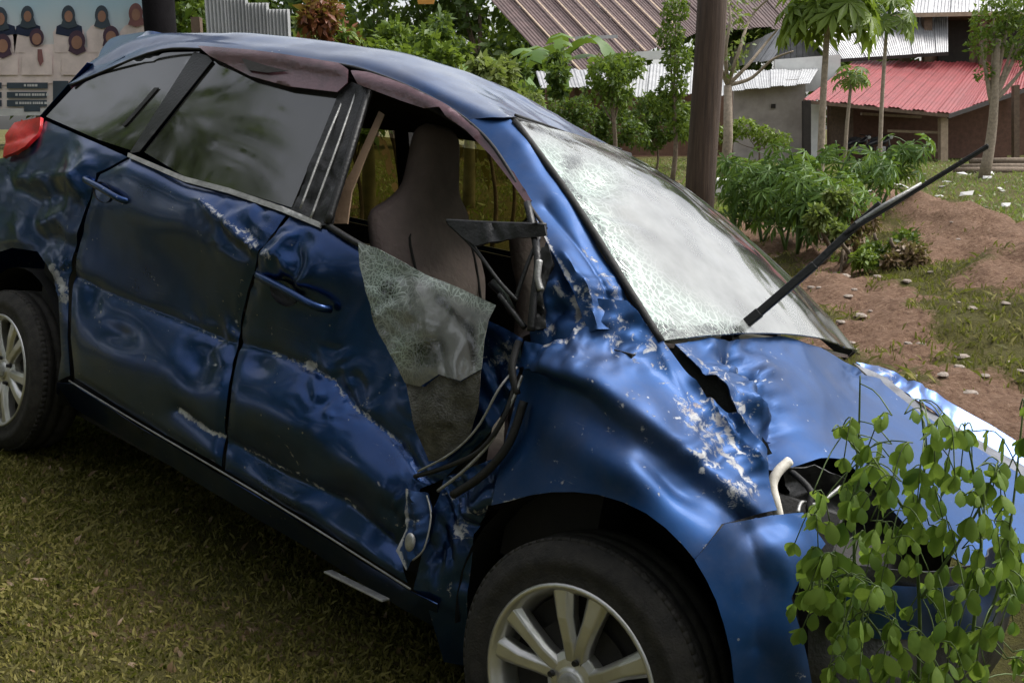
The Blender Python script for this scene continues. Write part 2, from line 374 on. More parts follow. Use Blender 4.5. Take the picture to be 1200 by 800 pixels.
def soil(x, y):
    P = np.stack([x, y, np.zeros_like(x)], -1)
    n = fbm(P, 1.1, 4, 41)
    db = dpoly(x, y, bank_line)[0]; dm = dpoly(x, y, mound_line)[0]
    s = np.maximum(sstep(1.25 - db / 0.55 + n * 0.9), sstep(1.35 - dm / 0.95 + n * 0.7))
    q = np.array([-0.62, 2.25]); e = np.hypot((x - q[0]) / 0.8, (y - q[1]) / 0.35)
    s = np.maximum(s, 0.42 * sstep(1.0 - e + n * 0.9))
    s = np.maximum(s, sstep((n - 0.42) * 3) * np.where(y < 4, .35, .6))
    return np.clip(s, 0, 1)
def axis_pts(lo, a, b, hi, step, g):
    p = list(np.arange(a, b, step)); q = [b]; d = step
    while q[-1] < hi: q.append(q[-1] + d); d *= g
    r = []; v = a; d = step
    while v > lo: v -= d; d *= g; r.append(v)
    return np.array(r[::-1] + p + q)
xs = axis_pts(-180, -3.2, 5.5, 180, 0.05, 1.13); ys = axis_pts(-60, 0.6, 8.0, 260, 0.05, 1.09)
GX, GY = np.meshgrid(xs, ys); GZ = height(GX, GY)
gme = grid_mesh('ground', np.stack([GX, GY, GZ], -1)); attr(gme, 'soil', soil(GX, GY).ravel())
def groundmat():
    m, n, b = newmat('ground')
    tc = N(n, 'ShaderNodeTexCoord'); a = N(n, 'ShaderNodeAttribute', attribute_name='soil')
    nz = N(n, 'ShaderNodeTexNoise', Scale=1.3, Detail=8.0, Roughness=0.7); n.links.new(tc.outputs['Object'], nz.inputs['Vector'])
    n2 = N(n, 'ShaderNodeTexNoise', Scale=28.0, Detail=7.0, Roughness=0.75); n.links.new(tc.outputs['Object'], n2.inputs['Vector'])
    turf = ramp(n, nz.outputs['Fac'], [(0.25, (0.070, 0.058, 0.022)), (0.5, (0.11, 0.105, 0.030)), (0.75, (0.17, 0.15, 0.05))]).outputs[0]
    turf = mixc(n, ramp(n, n2.outputs['Fac'], [(0.4, 0.0), (0.7, 0.7)]).outputs[0], turf, (0.055, 0.045, 0.026))
    earth = ramp(n, n2.outputs['Fac'], [(0.30, (0.075, 0.045, 0.032)), (0.45, (0.20, 0.12, 0.08)), (0.58, (0.27, 0.17, 0.115)), (0.72, (0.40, 0.30, 0.22))]).outputs[0]
    sv = mathn(n, 'ADD', a.outputs['Fac'], mathn(n, 'MULTIPLY', mathn(n, 'SUBTRACT', n2.outputs['Fac'], 0.5), 1.2))
    f = ramp(n, sv, [(0.35, 0.0), (0.65, 1.0)]).outputs[0]
    n.links.new(mixc(n, f, turf, earth), b.inputs['Base Color']); b.inputs['Roughness'].default_value = 0.95; b.inputs['Specular IOR Level'].default_value = 0.15
    bp = N(n, 'ShaderNodeBump', Strength=1.0, Distance=0.05); n.links.new(n2.outputs['Fac'], bp.inputs['Height']); n.links.new(bp.outputs[0], b.inputs['Normal'])
groundmat()
go = link('ground', gme, 'ground', None, True); tag(go, 'uneven grassy lot with bare reddish soil patches', 'ground', kind='structure')

# ------------------------------------------------------------------ the wrecked car
car = empty('wrecked_car'); car.matrix_world = CAR_M
tag(car, 'crumpled dark blue hatchback with smashed front, dented doors and shattered windshield', 'car')

class Field:
    """smooth lateral position of the bodywork, interpolated through surveyed points (thin-plate)"""
    def __init__(s, pts, reg=0.5):
        A = np.array(pts, float); s.p = A[:, :2]; n = len(A)
        K = s.k(np.linalg.norm(s.p[:, None] - s.p[None], axis=2)) + reg * np.eye(n)
        Q = np.c_[np.ones(n), s.p]; L = np.block([[K, Q], [Q.T, np.zeros((3, 3))]])
        sol = np.linalg.solve(L, np.r_[A[:, 2], 0, 0, 0]); s.w = sol[:n]; s.a = sol[n:]
    @staticmethod
    def k(r): r = r / 100.0; return np.where(r > 1e-9, r * r * np.log(r + 1e-12), 0)
    def __call__(s, x, y):
        q = np.stack([x, y], -1); r = np.linalg.norm(q[..., None, :] - s.p, axis=-1)
        return s.k(r) @ s.w + s.a[0] + s.a[1] * x + s.a[2] * y
def resample(poly, step):
    P = np.array(poly, float); out = []
    for k in range(len(P)):
        a, b = P[k], P[(k + 1) % len(P)]; m = max(1, int(np.linalg.norm(b - a) / step))
        out += [a + (b - a) * j / m for j in range(m)]
    return np.array(out)
# crash damage: list of (kind, ...) in the survey frame; amplitudes in metres, outward positive
def buckle(P, sc, seed):
    r = np.random.default_rng(seed); Wp = np.stack([fbm(P, sc * .35, 2, seed + 3), fbm(P, sc * .35, 2, seed + 7), fbm(P, sc * .35, 2, seed + 11)], -1) * (.55 / sc) * 2
    Q = P + Wp; out = 0
    for k in range(5):
        d = r.normal(size=3); d[1] *= .5; d /= np.linalg.norm(d); f = sc * .42 * (1.45 ** k); t = Q @ d * f + r.uniform(0, 9)
        tri = np.abs(t - np.round(t)) * 4 - 1; out = out + (tri - .12 * tri ** 3) * (.74 ** k)
    return out * .45
def damage(feats, px, py, P):
    D = np.zeros(np.shape(px))
    for f in feats:
        k = f[0]
        if k == 'ridge':
            d, s, t = dpoly(px, py, f[1]); D += f[2] * np.exp(-(d / f[3]) ** 2)
        elif k == 'fold':             # sharp crease (tent shaped)
            d, s, t = dpoly(px, py, f[1]); D += f[2] * np.exp(-d / f[3])
        elif k == 'step':
            d, s, t = dpoly(px, py, f[1]); D += f[2] * np.tanh(s * d / f[3]) * np.exp(-(d / f[4]) ** 2)
        elif k == 'dent':
            x0, y0, rx, ry, an, amp = f[1:]; c, s_ = math.cos(math.radians(an)), math.sin(math.radians(an))
            u = ((px - x0) * c + (py - y0) * s_) / rx; v = (-(px - x0) * s_ + (py - y0) * c) / ry
            D += amp * np.exp(-(u * u + v * v))
        elif k == 'crumple':          # folded sheet noise inside a soft blob
            x0, y0, r, amp, sc, seed = f[1:7]; an = f[7] if len(f) > 7 else (1, 1, 1)
            m = np.exp(-(((px - x0) ** 2 + (py - y0) ** 2) / r ** 2) ** 1.5)
            D += amp * m * buckle(P * np.array(an), sc, seed)
        elif k == 'wave':
            D += f[1] * fbm(P, f[2], 2, f[3])
    return D
def wearfield(wear, px, py):
    W = np.zeros(np.shape(px))
    for f in wear:
        if f[0] == 'line': W = np.maximum(W, f[3] * np.exp(-(dpoly(px, py, f[1])[0] / f[2]) ** 2))
        else: W = np.maximum(W, f[4] * np.exp(-(((px - f[1]) / f[3]) ** 2 + ((py - f[2]) / (f[5] if len(f) > 5 else f[3])) ** 2)))
    return W
def panel(name, poly, field, mat='paint', step=4.0, feats=(), wear=(), off=0.0, thick=0.0025, parent=None, edge=0.0, smooth=True, edge_wear=0.0, clear=()):
    B = resample(poly, step); nb = len(B); poly = np.array(poly, float)
    x0, y0 = poly.min(0); x1, y1 = poly.max(0); X, Y = np.meshgrid(np.arange(x0, x1, step), np.arange(y0, y1, step * 0.87))
    X = X + (np.arange(X.shape[0]) % 2)[:, None] * step / 2; X = X.ravel() + rng.uniform(-.12, .12, X.size) * step; Y = Y.ravel() + rng.uniform(-.12, .12, Y.size) * step
    ok = inpoly(X, Y, poly); X, Y = X[ok], Y[ok]; d = dpoly(X, Y, poly, True)[0]; X, Y = X[d > step * 0.6], Y[d > step * 0.6]
    Q = np.r_[B, np.c_[X, Y]]
    vv, ee, ff, *_ = delaunay_2d_cdt([Vector(q) for q in Q], [(i, (i + 1) % nb) for i in range(nb)], [], 0, 1e-5)
    Q = np.array([tuple(v) for v in vv]); T = np.array([tuple(f) for f in ff]); c = Q[T].mean(1); T = T[inpoly(c[:, 0], c[:, 1], poly)]
    P = PX(Q[:, 0], Q[:, 1], field(Q[:, 0], Q[:, 1]))
    def normals(P):
        nf = np.cross(P[T[:, 1]] - P[T[:, 0]], P[T[:, 2]] - P[T[:, 0]]); nv = np.zeros_like(P)
        for k in range(3): np.add.at(nv, T[:, k], nf)
        return nv / (np.linalg.norm(nv, axis=1)[:, None] + 1e-12)
    n = normals(P); flip = ((P - CC) * n).sum() > 0
    if flip: T = T[:, ::-1]; n = -n
    D = off + damage(feats, Q[:, 0], Q[:, 1], P)
    de = dpoly(Q[:, 0], Q[:, 1], poly, True)[0]
    if edge: D = D - edge * np.exp(-(de / (step * 1.3)) ** 2)          # rolled-in panel edge
    P = P + n * D[:, None]
    me = fast_mesh(name, P, T); W = wearfield(wear, Q[:, 0], Q[:, 1])
    if edge_wear: W = np.maximum(W, edge_wear * np.exp(-(de / 2.5) ** 2))
    attr(me, 'wear', W)
    if clear: attr(me, 'clear', wearfield(clear, Q[:, 0], Q[:, 1]))
    o = link(name, me, mat, parent or car, smooth)
    if thick:
        s = o.modifiers.new('sheet', 'SOLIDIFY'); s.thickness = thick; s.offset = -1
        e = o.modifiers.new('crisp', 'EDGE_SPLIT'); e.split_angle = math.radians(55)
    return o
def patch(name, rows, nu, nv, mat='paint', feats=(), wear=(), parent=None, thick=0.0025, flip=False, clear=()):
    G = net(rows, nu, nv); px, py = PROJ(G)
    n = np.cross(np.gradient(G, axis=1), np.gradient(G, axis=0)); n /= np.linalg.norm(n, axis=2)[..., None] + 1e-12
    if flip: n = -n
    G = G + n * damage(feats, px, py, G)[..., None]
    if not flip: G = G[:, ::-1]; px = px[:, ::-1]; py = py[:, ::-1]
    me = grid_mesh(name, G); attr(me, 'wear', wearfield(wear, px, py).ravel())
    if clear: attr(me, 'clear', wearfield(clear, px, py).ravel())
    o = link(name, me, mat, parent or car, True)
    if thick:
        s = o.modifiers.new('sheet', 'SOLIDIFY'); s.thickness = thick; s.offset = -1
        e = o.modifiers.new('crisp', 'EDGE_SPLIT'); e.split_angle = math.radians(55)
    return o
def pxtube(name, pts, r, mat, parent=None, n=6, sub=4):
    P = np.array([PX(*p) for p in pts]); P = catmull(P, len(P) * sub)
    return MB().tube(P, r, n).build(name, mat, parent or car, True)

side = Field([
 (-70, 205, -.73), (-70, 300, -.79), (-70, 390, -.80), (0, 195, -.775), (0, 250, -.815), (0, 300, -.825), (45, 160, -.745), (52, 140, -.725), (40, 250, -.82), (60, 325, -.825), (72, 400, -.82),
 (110, 165, -.755), (155, 181, -.765), (220, 212, -.77), (270, 226, -.772), (340, 249, -.775), (385, 266, -.775), (420, 286, -.772),
 (100, 192, -.79), (160, 208, -.800), (220, 240, -.815), (300, 272, -.822), (380, 305, -.815),
 (110, 260, -.80), (180, 300, -.800), (250, 335, -.795), (320, 350, -.802), (390, 380, -.785),
 (80, 321, -.806), (135, 347, -.788), (202, 371, -.774), (256, 394, -.770), (315, 409, -.772), (360, 427, -.778), (400, 460, -.780), (440, 497, -.780), (465, 516, -.782), (498, 560, -.785),
 (80, 372, -.825), (135, 400, -.832), (202, 427, -.834), (256, 452, -.834), (315, 470, -.836), (360, 494, -.836), (420, 545, -.834), (455, 585, -.832),
 (205, 478, -.826), (270, 521, -.815), (330, 552, -.806), (402, 592, -.802), (455, 632, -.80),
 (250, 535, -.83), (345, 590, -.826), (420, 632, -.825), (470, 666, -.82),
 (81, 446, -.812), (157, 493, -.812), (270, 558, -.812), (350, 608, -.812), (480, 692, -.81),
 (440, 400, -.768), (480, 470, -.768), (500, 335, -.755), (570, 375, -.735), (612, 398, -.735), (600, 445, -.735), (560, 510, -.745), (520, 562, -.765)], 0.02)
green = Field([(51, 135, -.725), (84, 100, -.645), (152, 69, -.60), (233, 57, -.59), (400, 78, -.585), (470, 97, -.582), (530, 130, -.585), (600, 203, -.61), (640, 262, -.66),
 (111, 162, -.755), (155, 178, -.763), (270, 224, -.77), (340, 247, -.773), (420, 284, -.773), (570, 350, -.745), (625, 390, -.735), (200, 118, -.690), (310, 150, -.690), (410, 180, -.69)], 0.02)

# --- lower side panels
def scratches(n, x0, x1, y0, y1, ang, L, wd, st, seed):
    r = random.Random(seed); out = []
    for _ in range(n):
        x, y = r.uniform(x0, x1), r.uniform(y0, y1); a = math.radians(ang + r.gauss(0, 16)); l = L * r.uniform(.3, 1.2); b = r.uniform(-.15, .15) * l
        out.append(('line', [(x, y), (x + math.cos(a) * l * .5 - math.sin(a) * b, y + math.sin(a) * l * .5 + math.cos(a) * b), (x + math.cos(a) * l, y + math.sin(a) * l)], wd * r.uniform(.6, 1.3), st * r.uniform(.6, 1.1)))
    return out
qp = [(52, 141), (110, 166), (148, 183), (113, 203), (99, 250), (84, 300), (79, 330), (77, 395), (80, 440), (66, 446), (70, 416), (66, 344), (57, 317), (40, 294), (12, 290), (-25, 302), (-62, 335), (-72, 300), (-66, 215), (-30, 190), (6, 184), (34, 172)]
panel('quarter_panel', qp, side, feats=[
 ('dent', 35, 232, 30, 16, 20, -.030), ('fold', [(20, 210), (60, 205), (91, 209), (104, 190)], .018, 10), ('fold', [(91, 209), (75, 245), (50, 262)], .016, 9), ('fold', [(91, 209), (100, 240), (92, 275)], .014, 8),
 ('dent', 70, 228, 14, 14, 0, -.022), ('dent', 60, 280, 22, 18, 0, -.018), ('crumple', 60, 230, 70, .012, 9, 3), ('crumple', 70, 325, 25, .010, 22, 4)],
 wear=[('line', [(60, 315), (72, 335), (74, 350)], 8, .7), ('blob', 50, 240, 16, .35), ('line', [(78, 262), (70, 300)], 4, .4)], edge=.006)
rd = [(152, 185), (218, 215), (270, 229), (334, 250), (303, 293), (288, 340), (275, 400), (266, 450), (260, 500), (258, 547), (157, 489), (86, 443), (81, 395), (83, 330), (88, 300), (103, 250), (117, 204)]
rear_door = panel('rear_door', rd, side, feats=[
 ('ridge', [(150, 203), (220, 233), (300, 268)], .008, 14), ('fold', [(84, 323), (135, 348), (202, 373), (256, 396), (272, 402)], -.016, 7),
 ('dent', 137, 392, 24, 14, 20, -.020), ('dent', 228, 428, 22, 22, 0, -.022), ('dent', 108, 350, 10, 18, 0, -.012), ('dent', 200, 300, 70, 34, 25, -.012),
 ('fold', [(238, 238), (265, 262), (297, 290)], .016, 8), ('dent', 290, 270, 22, 14, 40, -.018), ('fold', [(207, 480), (243, 506), (262, 515)], -.014, 9), ('fold', [(113, 210), (108, 240), (98, 262)], .010, 9),
 ('crumple', 285, 270, 40, .014, 16, 8), ('crumple', 255, 400, 40, .008, 14, 9), ('wave', .0015, 5, 2)],
 wear=scratches(12, 100, 280, 220, 480, 80, 22, 1.8, .5, 9) + scratches(8, 110, 250, 330, 480, 25, 40, 1.6, .5, 10) + [('line', [(240, 238), (265, 258), (300, 286)], 5, .55), ('line', [(84, 325), (135, 349), (202, 374), (256, 397)], 2.5, .5), ('line', [(207, 480), (222, 492), (243, 506), (262, 514)], 4, .75), ('line', [(290, 290), (283, 330), (272, 390)], 6, .32), ('line', [(290, 270), (298, 290)], 6, .6)], edge=.006)
fd = [(338, 252), (385, 269), (420, 289), (500, 334), (570, 374), (612, 397), (603, 445), (575, 505), (520, 560), (492, 572), (480, 616), (468, 645), (476, 683), (350, 603), (262, 551), (264, 500), (270, 450), (279, 400), (292, 340), (307, 293)]
front_door = panel('front_door', fd, side, feats=[
 ('fold', [(256, 396), (315, 411), (360, 429), (387, 443), (418, 480), (465, 516), (500, 561)], -.018, 7), ('dent', 415, 350, 45, 60, -20, -.022), ('dent', 345, 358, 34, 18, 24, -.012),
 ('fold', [(300, 296), (330, 300), (350, 330)], .016, 12), ('fold', [(270, 520), (330, 556), (402, 588), (465, 640)], -.016, 8), ('ridge', [(300, 560), (380, 608), (470, 668)], .006, 14),
 ('dent', 330, 500, 40, 24, 30, .006), ('dent', 300, 425, 18, 14, 0, -.014), ('dent', 440, 560, 40, 18, 40, .008), ('crumple', 320, 300, 45, .020, 15, 5), ('crumple', 390, 455, 45, .010, 18, 6),
 ('crumple', 560, 440, 80, .030, 11, 7), ('crumple', 490, 600, 45, .014, 18, 12), ('wave', .002, 5, 3)],
 wear=scratches(14, 280, 460, 300, 600, 75, 22, 1.8, .5, 12) + scratches(10, 290, 470, 430, 640, 35, 40, 1.6, .5, 13) + [('line', [(315, 412), (360, 429), (387, 443), (400, 462), (418, 480), (465, 516)], 3, .62), ('blob', 362, 428, 9, .9), ('line', [(302, 292), (320, 300)], 8, .5), ('line', [(280, 525), (330, 550), (350, 556)], 3, .5), ('line', [(402, 586), (430, 608)], 4, .5), ('blob', 420, 475, 22, .36), ('blob', 585, 420, 30, .5), ('line', [(355, 562), (375, 574)], 3, .7)], edge=.006)
panel('sill', [(66, 449), (84, 450), (157, 496), (262, 558), (350, 611), (480, 692), (512, 708), (512, 734), (470, 712), (350, 636), (262, 584), (157, 520), (66, 466)],
      Field([(66, 449, -.805), (84, 450, -.805), (262, 558, -.805), (480, 692, -.803), (512, 708, -.80), (512, 742, -.71), (350, 648, -.71), (157, 531, -.71), (66, 470, -.72), (262, 578, -.79), (480, 712, -.79)], .02), mat='paint', step=5, feats=[('wave', .004, 6, 8)])
pxtube('sill_trim', [(81, 446, -.818), (157, 492.5, -.818), (262, 554, -.818), (350, 607, -.818), (420, 651, -.818), (481, 690, -.816)], .0028, 'silver_dirty')
# torn lower fender behind the wheel
panel('fender_liner', [(520, 560), (592, 532), (600, 585), (572, 592), (556, 625), (548, 690), (546, 780), (520, 775), (500, 705), (484, 690), (497, 640)],
      Field([(520, 560, -.765), (592, 532, -.745), (600, 585, -.79), (556, 625, -.76), (546, 780, -.72), (500, 705, -.79), (497, 640, -.80)], .02), mat='paint', feats=[('crumple', 535, 620, 70, .022, 16, 15)], wear=[('blob', 540, 620, 16, .62), ('line', [(520, 578), (560, 600), (595, 590)], 5, .5), ('blob', 520, 690, 30, .3)], edge_wear=.3)

# --- fender, bumper and hood
fend = Field([
 (607, 448, -.735), (618, 394, -.725), (640, 405, -.735), (672, 398, -.72), (700, 348, -.665), (735, 352, -.63), (774, 397, -.60), (800, 430, -.585), (828, 468, -.575), (868, 482, -.57), (900, 525, -.56), (905, 598, -.60),
 (650, 425, -.785), (700, 428, -.755), (760, 482, -.745), (820, 555, -.72), (860, 590, -.70), (700, 400, -.70), (760, 440, -.66), (830, 510, -.64), (880, 560, -.62),
 (600, 510, -.765), (620, 490, -.775), (680, 490, -.815), (740, 540, -.828), (800, 600, -.80), (650, 540, -.81), (850, 612, -.745),
 (575, 590, -.79), (640, 577, -.825), (700, 580, -.838), (760, 605, -.836), (800, 640, -.825), (815, 662, -.82)], .02)
fp = [(604, 452), (616, 400), (638, 404), (668, 396), (696, 350), (735, 352), (774, 397), (798, 430), (826, 469), (866, 484), (898, 526), (901, 560), (906, 599), (850, 611), (814, 655), (800, 638), (780, 618), (757, 601), (730, 588), (700, 579), (672, 576), (645, 576.5), (620, 580), (598, 586), (576, 592), (584, 545), (592, 505)]
fender = panel('fender', fp, fend, 'paint_scuffed', step=3.4, feats=[
 ('step', [(640, 440), (690, 456), (745, 498), (790, 530), (832, 566), (880, 606), (920, 640)], -.020, 5, 34), ('dent', 690, 495, 60, 22, 32, -.022), ('dent', 790, 560, 40, 14, 38, -.014), ('dent', 735, 555, 36, 20, 30, .012),
 ('crumple', 860, 515, 60, .022, 13, 11), ('crumple', 735, 385, 50, .016, 13, 17), ('crumple', 650, 405, 36, .016, 16, 18), ('crumple', 870, 575, 40, .003, 18, 19), ('dent', 740, 450, 40, 20, 35, .006),
 ('fold', [(812, 448), (850, 490), (890, 540)], .018, 9), ('fold', [(840, 460), (862, 495), (872, 525)], -.016, 8), ('fold', [(770, 405), (800, 470), (840, 530)], .008, 10), ('dent', 610, 500, 22, 50, 10, -.014), ('wave', .005, 6, 6)],
 wear=scratches(46, 800, 895, 430, 560, 50, 46, 2.2, .62, 5) + scratches(26, 650, 800, 400, 500, 35, 40, 1.8, .52, 6) + scratches(14, 640, 800, 500, 590, 30, 26, 1.8, .5, 7) + [('blob', 866, 578, 36, .56, 20), ('blob', 830, 500, 46, .46), ('line', [(790, 470), (850, 530), (885, 580)], 10, .5), ('line', [(660, 440), (720, 470), (780, 530)], 4, .36), ('blob', 720, 385, 36, .42), ('blob', 760, 410, 28, .45), ('line', [(640, 405), (672, 398), (690, 375)], 6, .6), ('line', [(700, 428), (760, 482), (800, 530)], 5, .34), ('line', [(590, 588), (640, 578)], 3, .5), ('line', [(600, 470), (590, 520)], 3, .4)], edge_wear=.35)
bump = Field([(812, 652, -.822), (850, 612, -.765), (905, 602, -.66), (940, 601, -.60), (967, 637, -.585), (945, 665, -.65), (928, 700, -.69), (940, 750, -.68), (958, 830, -.64), (866, 830, -.80), (862, 770, -.805), (840, 700, -.815), (880, 660, -.755), (890, 740, -.765), (905, 640, -.71)], .02)
bumper = panel('bumper', [(814, 656), (850, 613), (905, 602), (940, 601), (967, 637), (945, 665), (928, 700), (940, 750), (958, 830), (866, 830), (862, 800), (858, 765), (850, 733), (840, 703), (828, 679)], bump, 'paint_scuffed', feats=[
 ('crumple', 900, 650, 60, .010, 10, 23), ('dent', 880, 690, 30, 60, 10, -.010), ('dent', 930, 780, 20, 40, 0, .012), ('fold', [(880, 620), (900, 680), (890, 760)], -.010, 14), ('wave', .006, 6, 9)],
 wear=[('line', [(850, 614), (905, 604)], 4, .4), ('blob', 935, 790, 14, .35), ('blob', 905, 690, 10, .3)], edge_wear=.15)
hoodf = Field([(790, 402, -.56), (830, 396, -.40), (868, 392, -.25), (915, 394, .02), (960, 408, .28), (1003, 432, .52), (1030, 446, .56), (1080, 485, .60), (1140, 522, .63), (1210, 562, .64), (1290, 612, .62),
 (832, 440, -.54), (868, 480, -.54), (895, 522, -.52), (905, 545, -.50), (960, 537, -.34), (1010, 535, -.16), (1050, 560, -.05), (1100, 592, .06), (1200, 645, .2), (1290, 690, .28), (1110, 650, -.06), (1200, 700, .06), (1290, 745, .12),
 (900, 430, -.30), (950, 460, -.10), (1000, 490, .10), (1100, 545, .27), (1200, 600, .40), (870, 425, -.36)], .02)
hood = panel('hood', [(792, 402), (830, 396), (868, 392), (915, 394), (960, 408), (1003, 432), (1030, 446), (1080, 485), (1140, 522), (1205, 560), (1235, 580), (1232, 660), (1215, 706), (1180, 690), (1110, 650), (1060, 612), (1015, 560), (985, 540), (960, 538), (905, 546), (895, 522), (868, 479), (832, 440)], hoodf, 'paint_scuffed', step=4, feats=[
 ('fold', [(862, 412), (895, 440), (915, 465), (926, 500), (918, 530)], -.065, 16), ('ridge', [(835, 408), (875, 440), (900, 490)], .020, 10), ('crumple', 870, 450, 55, .030, 13, 25), ('fold', [(935, 405), (960, 470), (965, 530)], .010, 30),
 ('dent', 980, 470, 40, 30, 20, .010), ('crumple', 1010, 440, 30, .012, 14, 26), ('wave', .006, 4, 11)],
 wear=scratches(30, 800, 900, 400, 500, 50, 40, 2.2, .6, 8) + [('line', [(800, 410), (840, 440), (880, 490), (900, 530)], 12, .42), ('line', [(850, 405), (890, 440), (912, 470)], 6, .4), ('blob', 870, 430, 22, .4)], edge_wear=.25)
panel('hood_edge_sheen', [(1000, 425), (1035, 440), (1085, 478), (1145, 514), (1215, 553), (1238, 568), (1240, 582), (1215, 566), (1140, 526), (1080, 490), (1030, 452)], Field([(1000, 425, .60), (1085, 478, .68), (1215, 553, .71), (1300, 600, .70), (1300, 612, .66), (1140, 526, .65), (1030, 452, .60)], .02), mat='sheen_grey', step=5)  # grey strip paints in the sky reflected along the hood's far edge
panel('far_fender', [(1003, 424), (1030, 425), (1070, 447), (1110, 470), (1160, 497), (1220, 535), (1245, 552), (1240, 570), (1215, 554), (1145, 515), (1085, 479), (1035, 441)], Field([(1003, 424, .64), (1070, 447, .74), (1160, 497, .78), (1300, 580, .78), (1300, 601, .72), (1145, 515, .70), (1035, 441, .64)], .02), mat='paint', step=5, feats=[('crumple', 1060, 450, 60, .02, 12, 29)], wear=[('blob', 1040, 440, 20, .5)])
# front bumper cover, pushed back, behind the sapling
fb = []
for z, k in ((.66, 0), (.55, .02), (.40, .04), (.27, .01)):
    fb.append([(3.02 + k, -.60, z), (3.17 + k, -.42, z), (3.24 + k, -.15, z), (3.25 + k, .15, z), (3.20 + k, .45, z), (3.05 + k, .68, z)])
patch('front_bumper_cover', fb, 60, 24, 'black_plastic', feats=[('wave', .03, 5, 31)], flip=True)
patch('bumper_strip', [[(3.06, -.58, .63), (3.20, -.40, .63), (3.275, -.1, .62), (3.28, .15, .62), (3.23, .45, .63)], [(3.08, -.58, .52), (3.22, -.40, .52), (3.30, -.1, .51), (3.30, .15, .50), (3.25, .45, .52)]], 50, 10, 'paint', feats=[('wave', .02, 7, 33)], wear=[('blob', 1130, 620, 30, .8)], flip=True)
# engine bay seen through the torn headlamp opening
MB().box((2.90, .05, .46), (.34, 1.05, .34)).build('engine_block', 'cabin_dark', car, bevel=.03)
pxtube('coolant_hose', [(925, 540, -.47), (912, 552, -.50), (905, 568, -.52), (909, 588, -.53), (913, 606, -.53)], .011, 'white_hose', n=10)
pxtube('wiring_loom', [(925, 550, -.42), (950, 575, -.45), (948, 600, -.47), (970, 625, -.45)], .007, 'black_rubber')
pxtube('wiring_loom', [(935, 600, -.50), (940, 588, -.47), (958, 590, -.42), (985, 570, -.36)], .004, 'silver_dirty')
panel('lamp_bracket', [(915, 548), (955, 545), (990, 560), (985, 600), (955, 612), (930, 596)], Field([(915, 548, -.44), (955, 545, -.40), (990, 560, -.34), (985, 600, -.34), (955, 612, -.40), (930, 596, -.44), (950, 575, -.36)], .02), mat='black_plastic', feats=[('crumple', 950, 575, 40, .02, 20, 35)])
# dark slot between hood and fender
panel('cowl_channel', [(770, 392), (800, 402), (840, 440), (875, 480), (905, 530), (890, 535), (860, 490), (820, 470), (785, 428)], Field([(770, 392, -.55), (840, 440, -.52), (905, 530, -.50), (820, 470, -.54), (785, 428, -.56)], .02), mat='black_plastic', step=6, off=-.03)

# --- A pillar, roof
P_ = lambda *a: PX(*a)
def col(*pts): return [PX(*p) if len(p) == 3 else np.array(p[1:]) for p in pts]
apil = [[P_(548, 141, -.592), P_(575, 168, -.595), P_(600, 205, -.612), P_(622, 243, -.635), P_(645, 292, -.675), P_(672, 345, -.70), P_(690, 390, -.70)],
        [P_(575, 136, -.555), P_(603, 163, -.560), P_(632, 206, -.575), P_(660, 252, -.60), P_(690, 305, -.64), P_(712, 348, -.65), P_(725, 385, -.66)],
        [P_(598, 139, -.525), P_(625, 170, -.530), P_(650, 207, -.54), P_(690, 270, -.57), P_(722, 325, -.59), P_(745, 360, -.60), P_(765, 392, -.60)]]
patch('front_pillar', apil, 90, 26, 'paint_scuffed', feats=[('fold', [(640, 240), (690, 300), (730, 372)], .012, 8), ('fold', [(660, 300), (690, 345), (700, 390)], -.022, 9), ('crumple', 700, 360, 55, .012, 14, 41), ('wave', .003, 8, 43)],
      wear=[('line', [(600, 206), (622, 244), (646, 292), (680, 350)], 4, .55), ('line', [(690, 290), (735, 360)], 9, .42), ('blob', 700, 350, 30, .5), ('blob', 730, 375, 22, .55)], flip=True)
# hanging inner pillar sheet behind the mirror
panel('hinge_pillar', [(640, 268), (662, 310), (690, 360), (700, 400), (668, 410), (640, 408), (616, 400), (628, 330)], Field([(640, 268, -.655), (662, 310, -.675), (690, 360, -.69), (700, 400, -.70), (640, 408, -.735), (616, 400, -.725), (628, 330, -.70)], .02), 'paint_scuffed', feats=[('crumple', 650, 350, 60, .026, 15, 45)], wear=[('blob', 655, 340, 14, .5), ('blob', 640, 385, 14, .55), ('line', [(668, 345), (676, 372)], 6, .7)], off=-.012)
gut = [(100, 93, -.615), (140, 75, -.60), (182, 59.5, -.60), (240, 57, -.59), (330, 65, -.585), (410, 77, -.58), (470, 97, -.58), (520, 122, -.58), (548, 141, -.585)]
sho = [(106, 86, -.57), (146, 66, -.555), (188, 50, -.545), (246, 48, -.535), (338, 55, -.53), (420, 66, -.525), (484, 84, -.525), (540, 110, -.525), (600, 138, -.52)]
top = [(113, 76, -.45), (152, 52, -.42), (192, 40, -.40), (252, 38.5, -.38), (344, 44.5, -.35), (432, 55.5, -.32), (500, 70.5, -.28), (566, 96, -.20), (640, 153, -.20)]
rows = [[PX(*p) for p in r] for r in (gut, sho, top)]
for yy, dz in ((0.0, -.004), (0.30, -.035), (0.50, -.085), (0.585, -.15)):
    r = []
    for k in range(9):
        b = rows[2][k]; r.append(np.array([b[0] - (0.0 if k < 8 else 0), yy, b[2] + dz]))
    rows.append(r)
rows[3][8] = PX(668, 160, 0.0); rows[4][8] = PX(704, 171, .28); rows[5][8] = PX(737, 181, .50); rows[6][8] = PX(745, 190, .57)
rows[3][7] = PX(598, 108, -.02); rows[4][7] = PX(650, 134, .25); rows[5][7] = PX(690, 158, .47); rows[6][7] = rows[5][7] + np.array([0, .07, -.07])
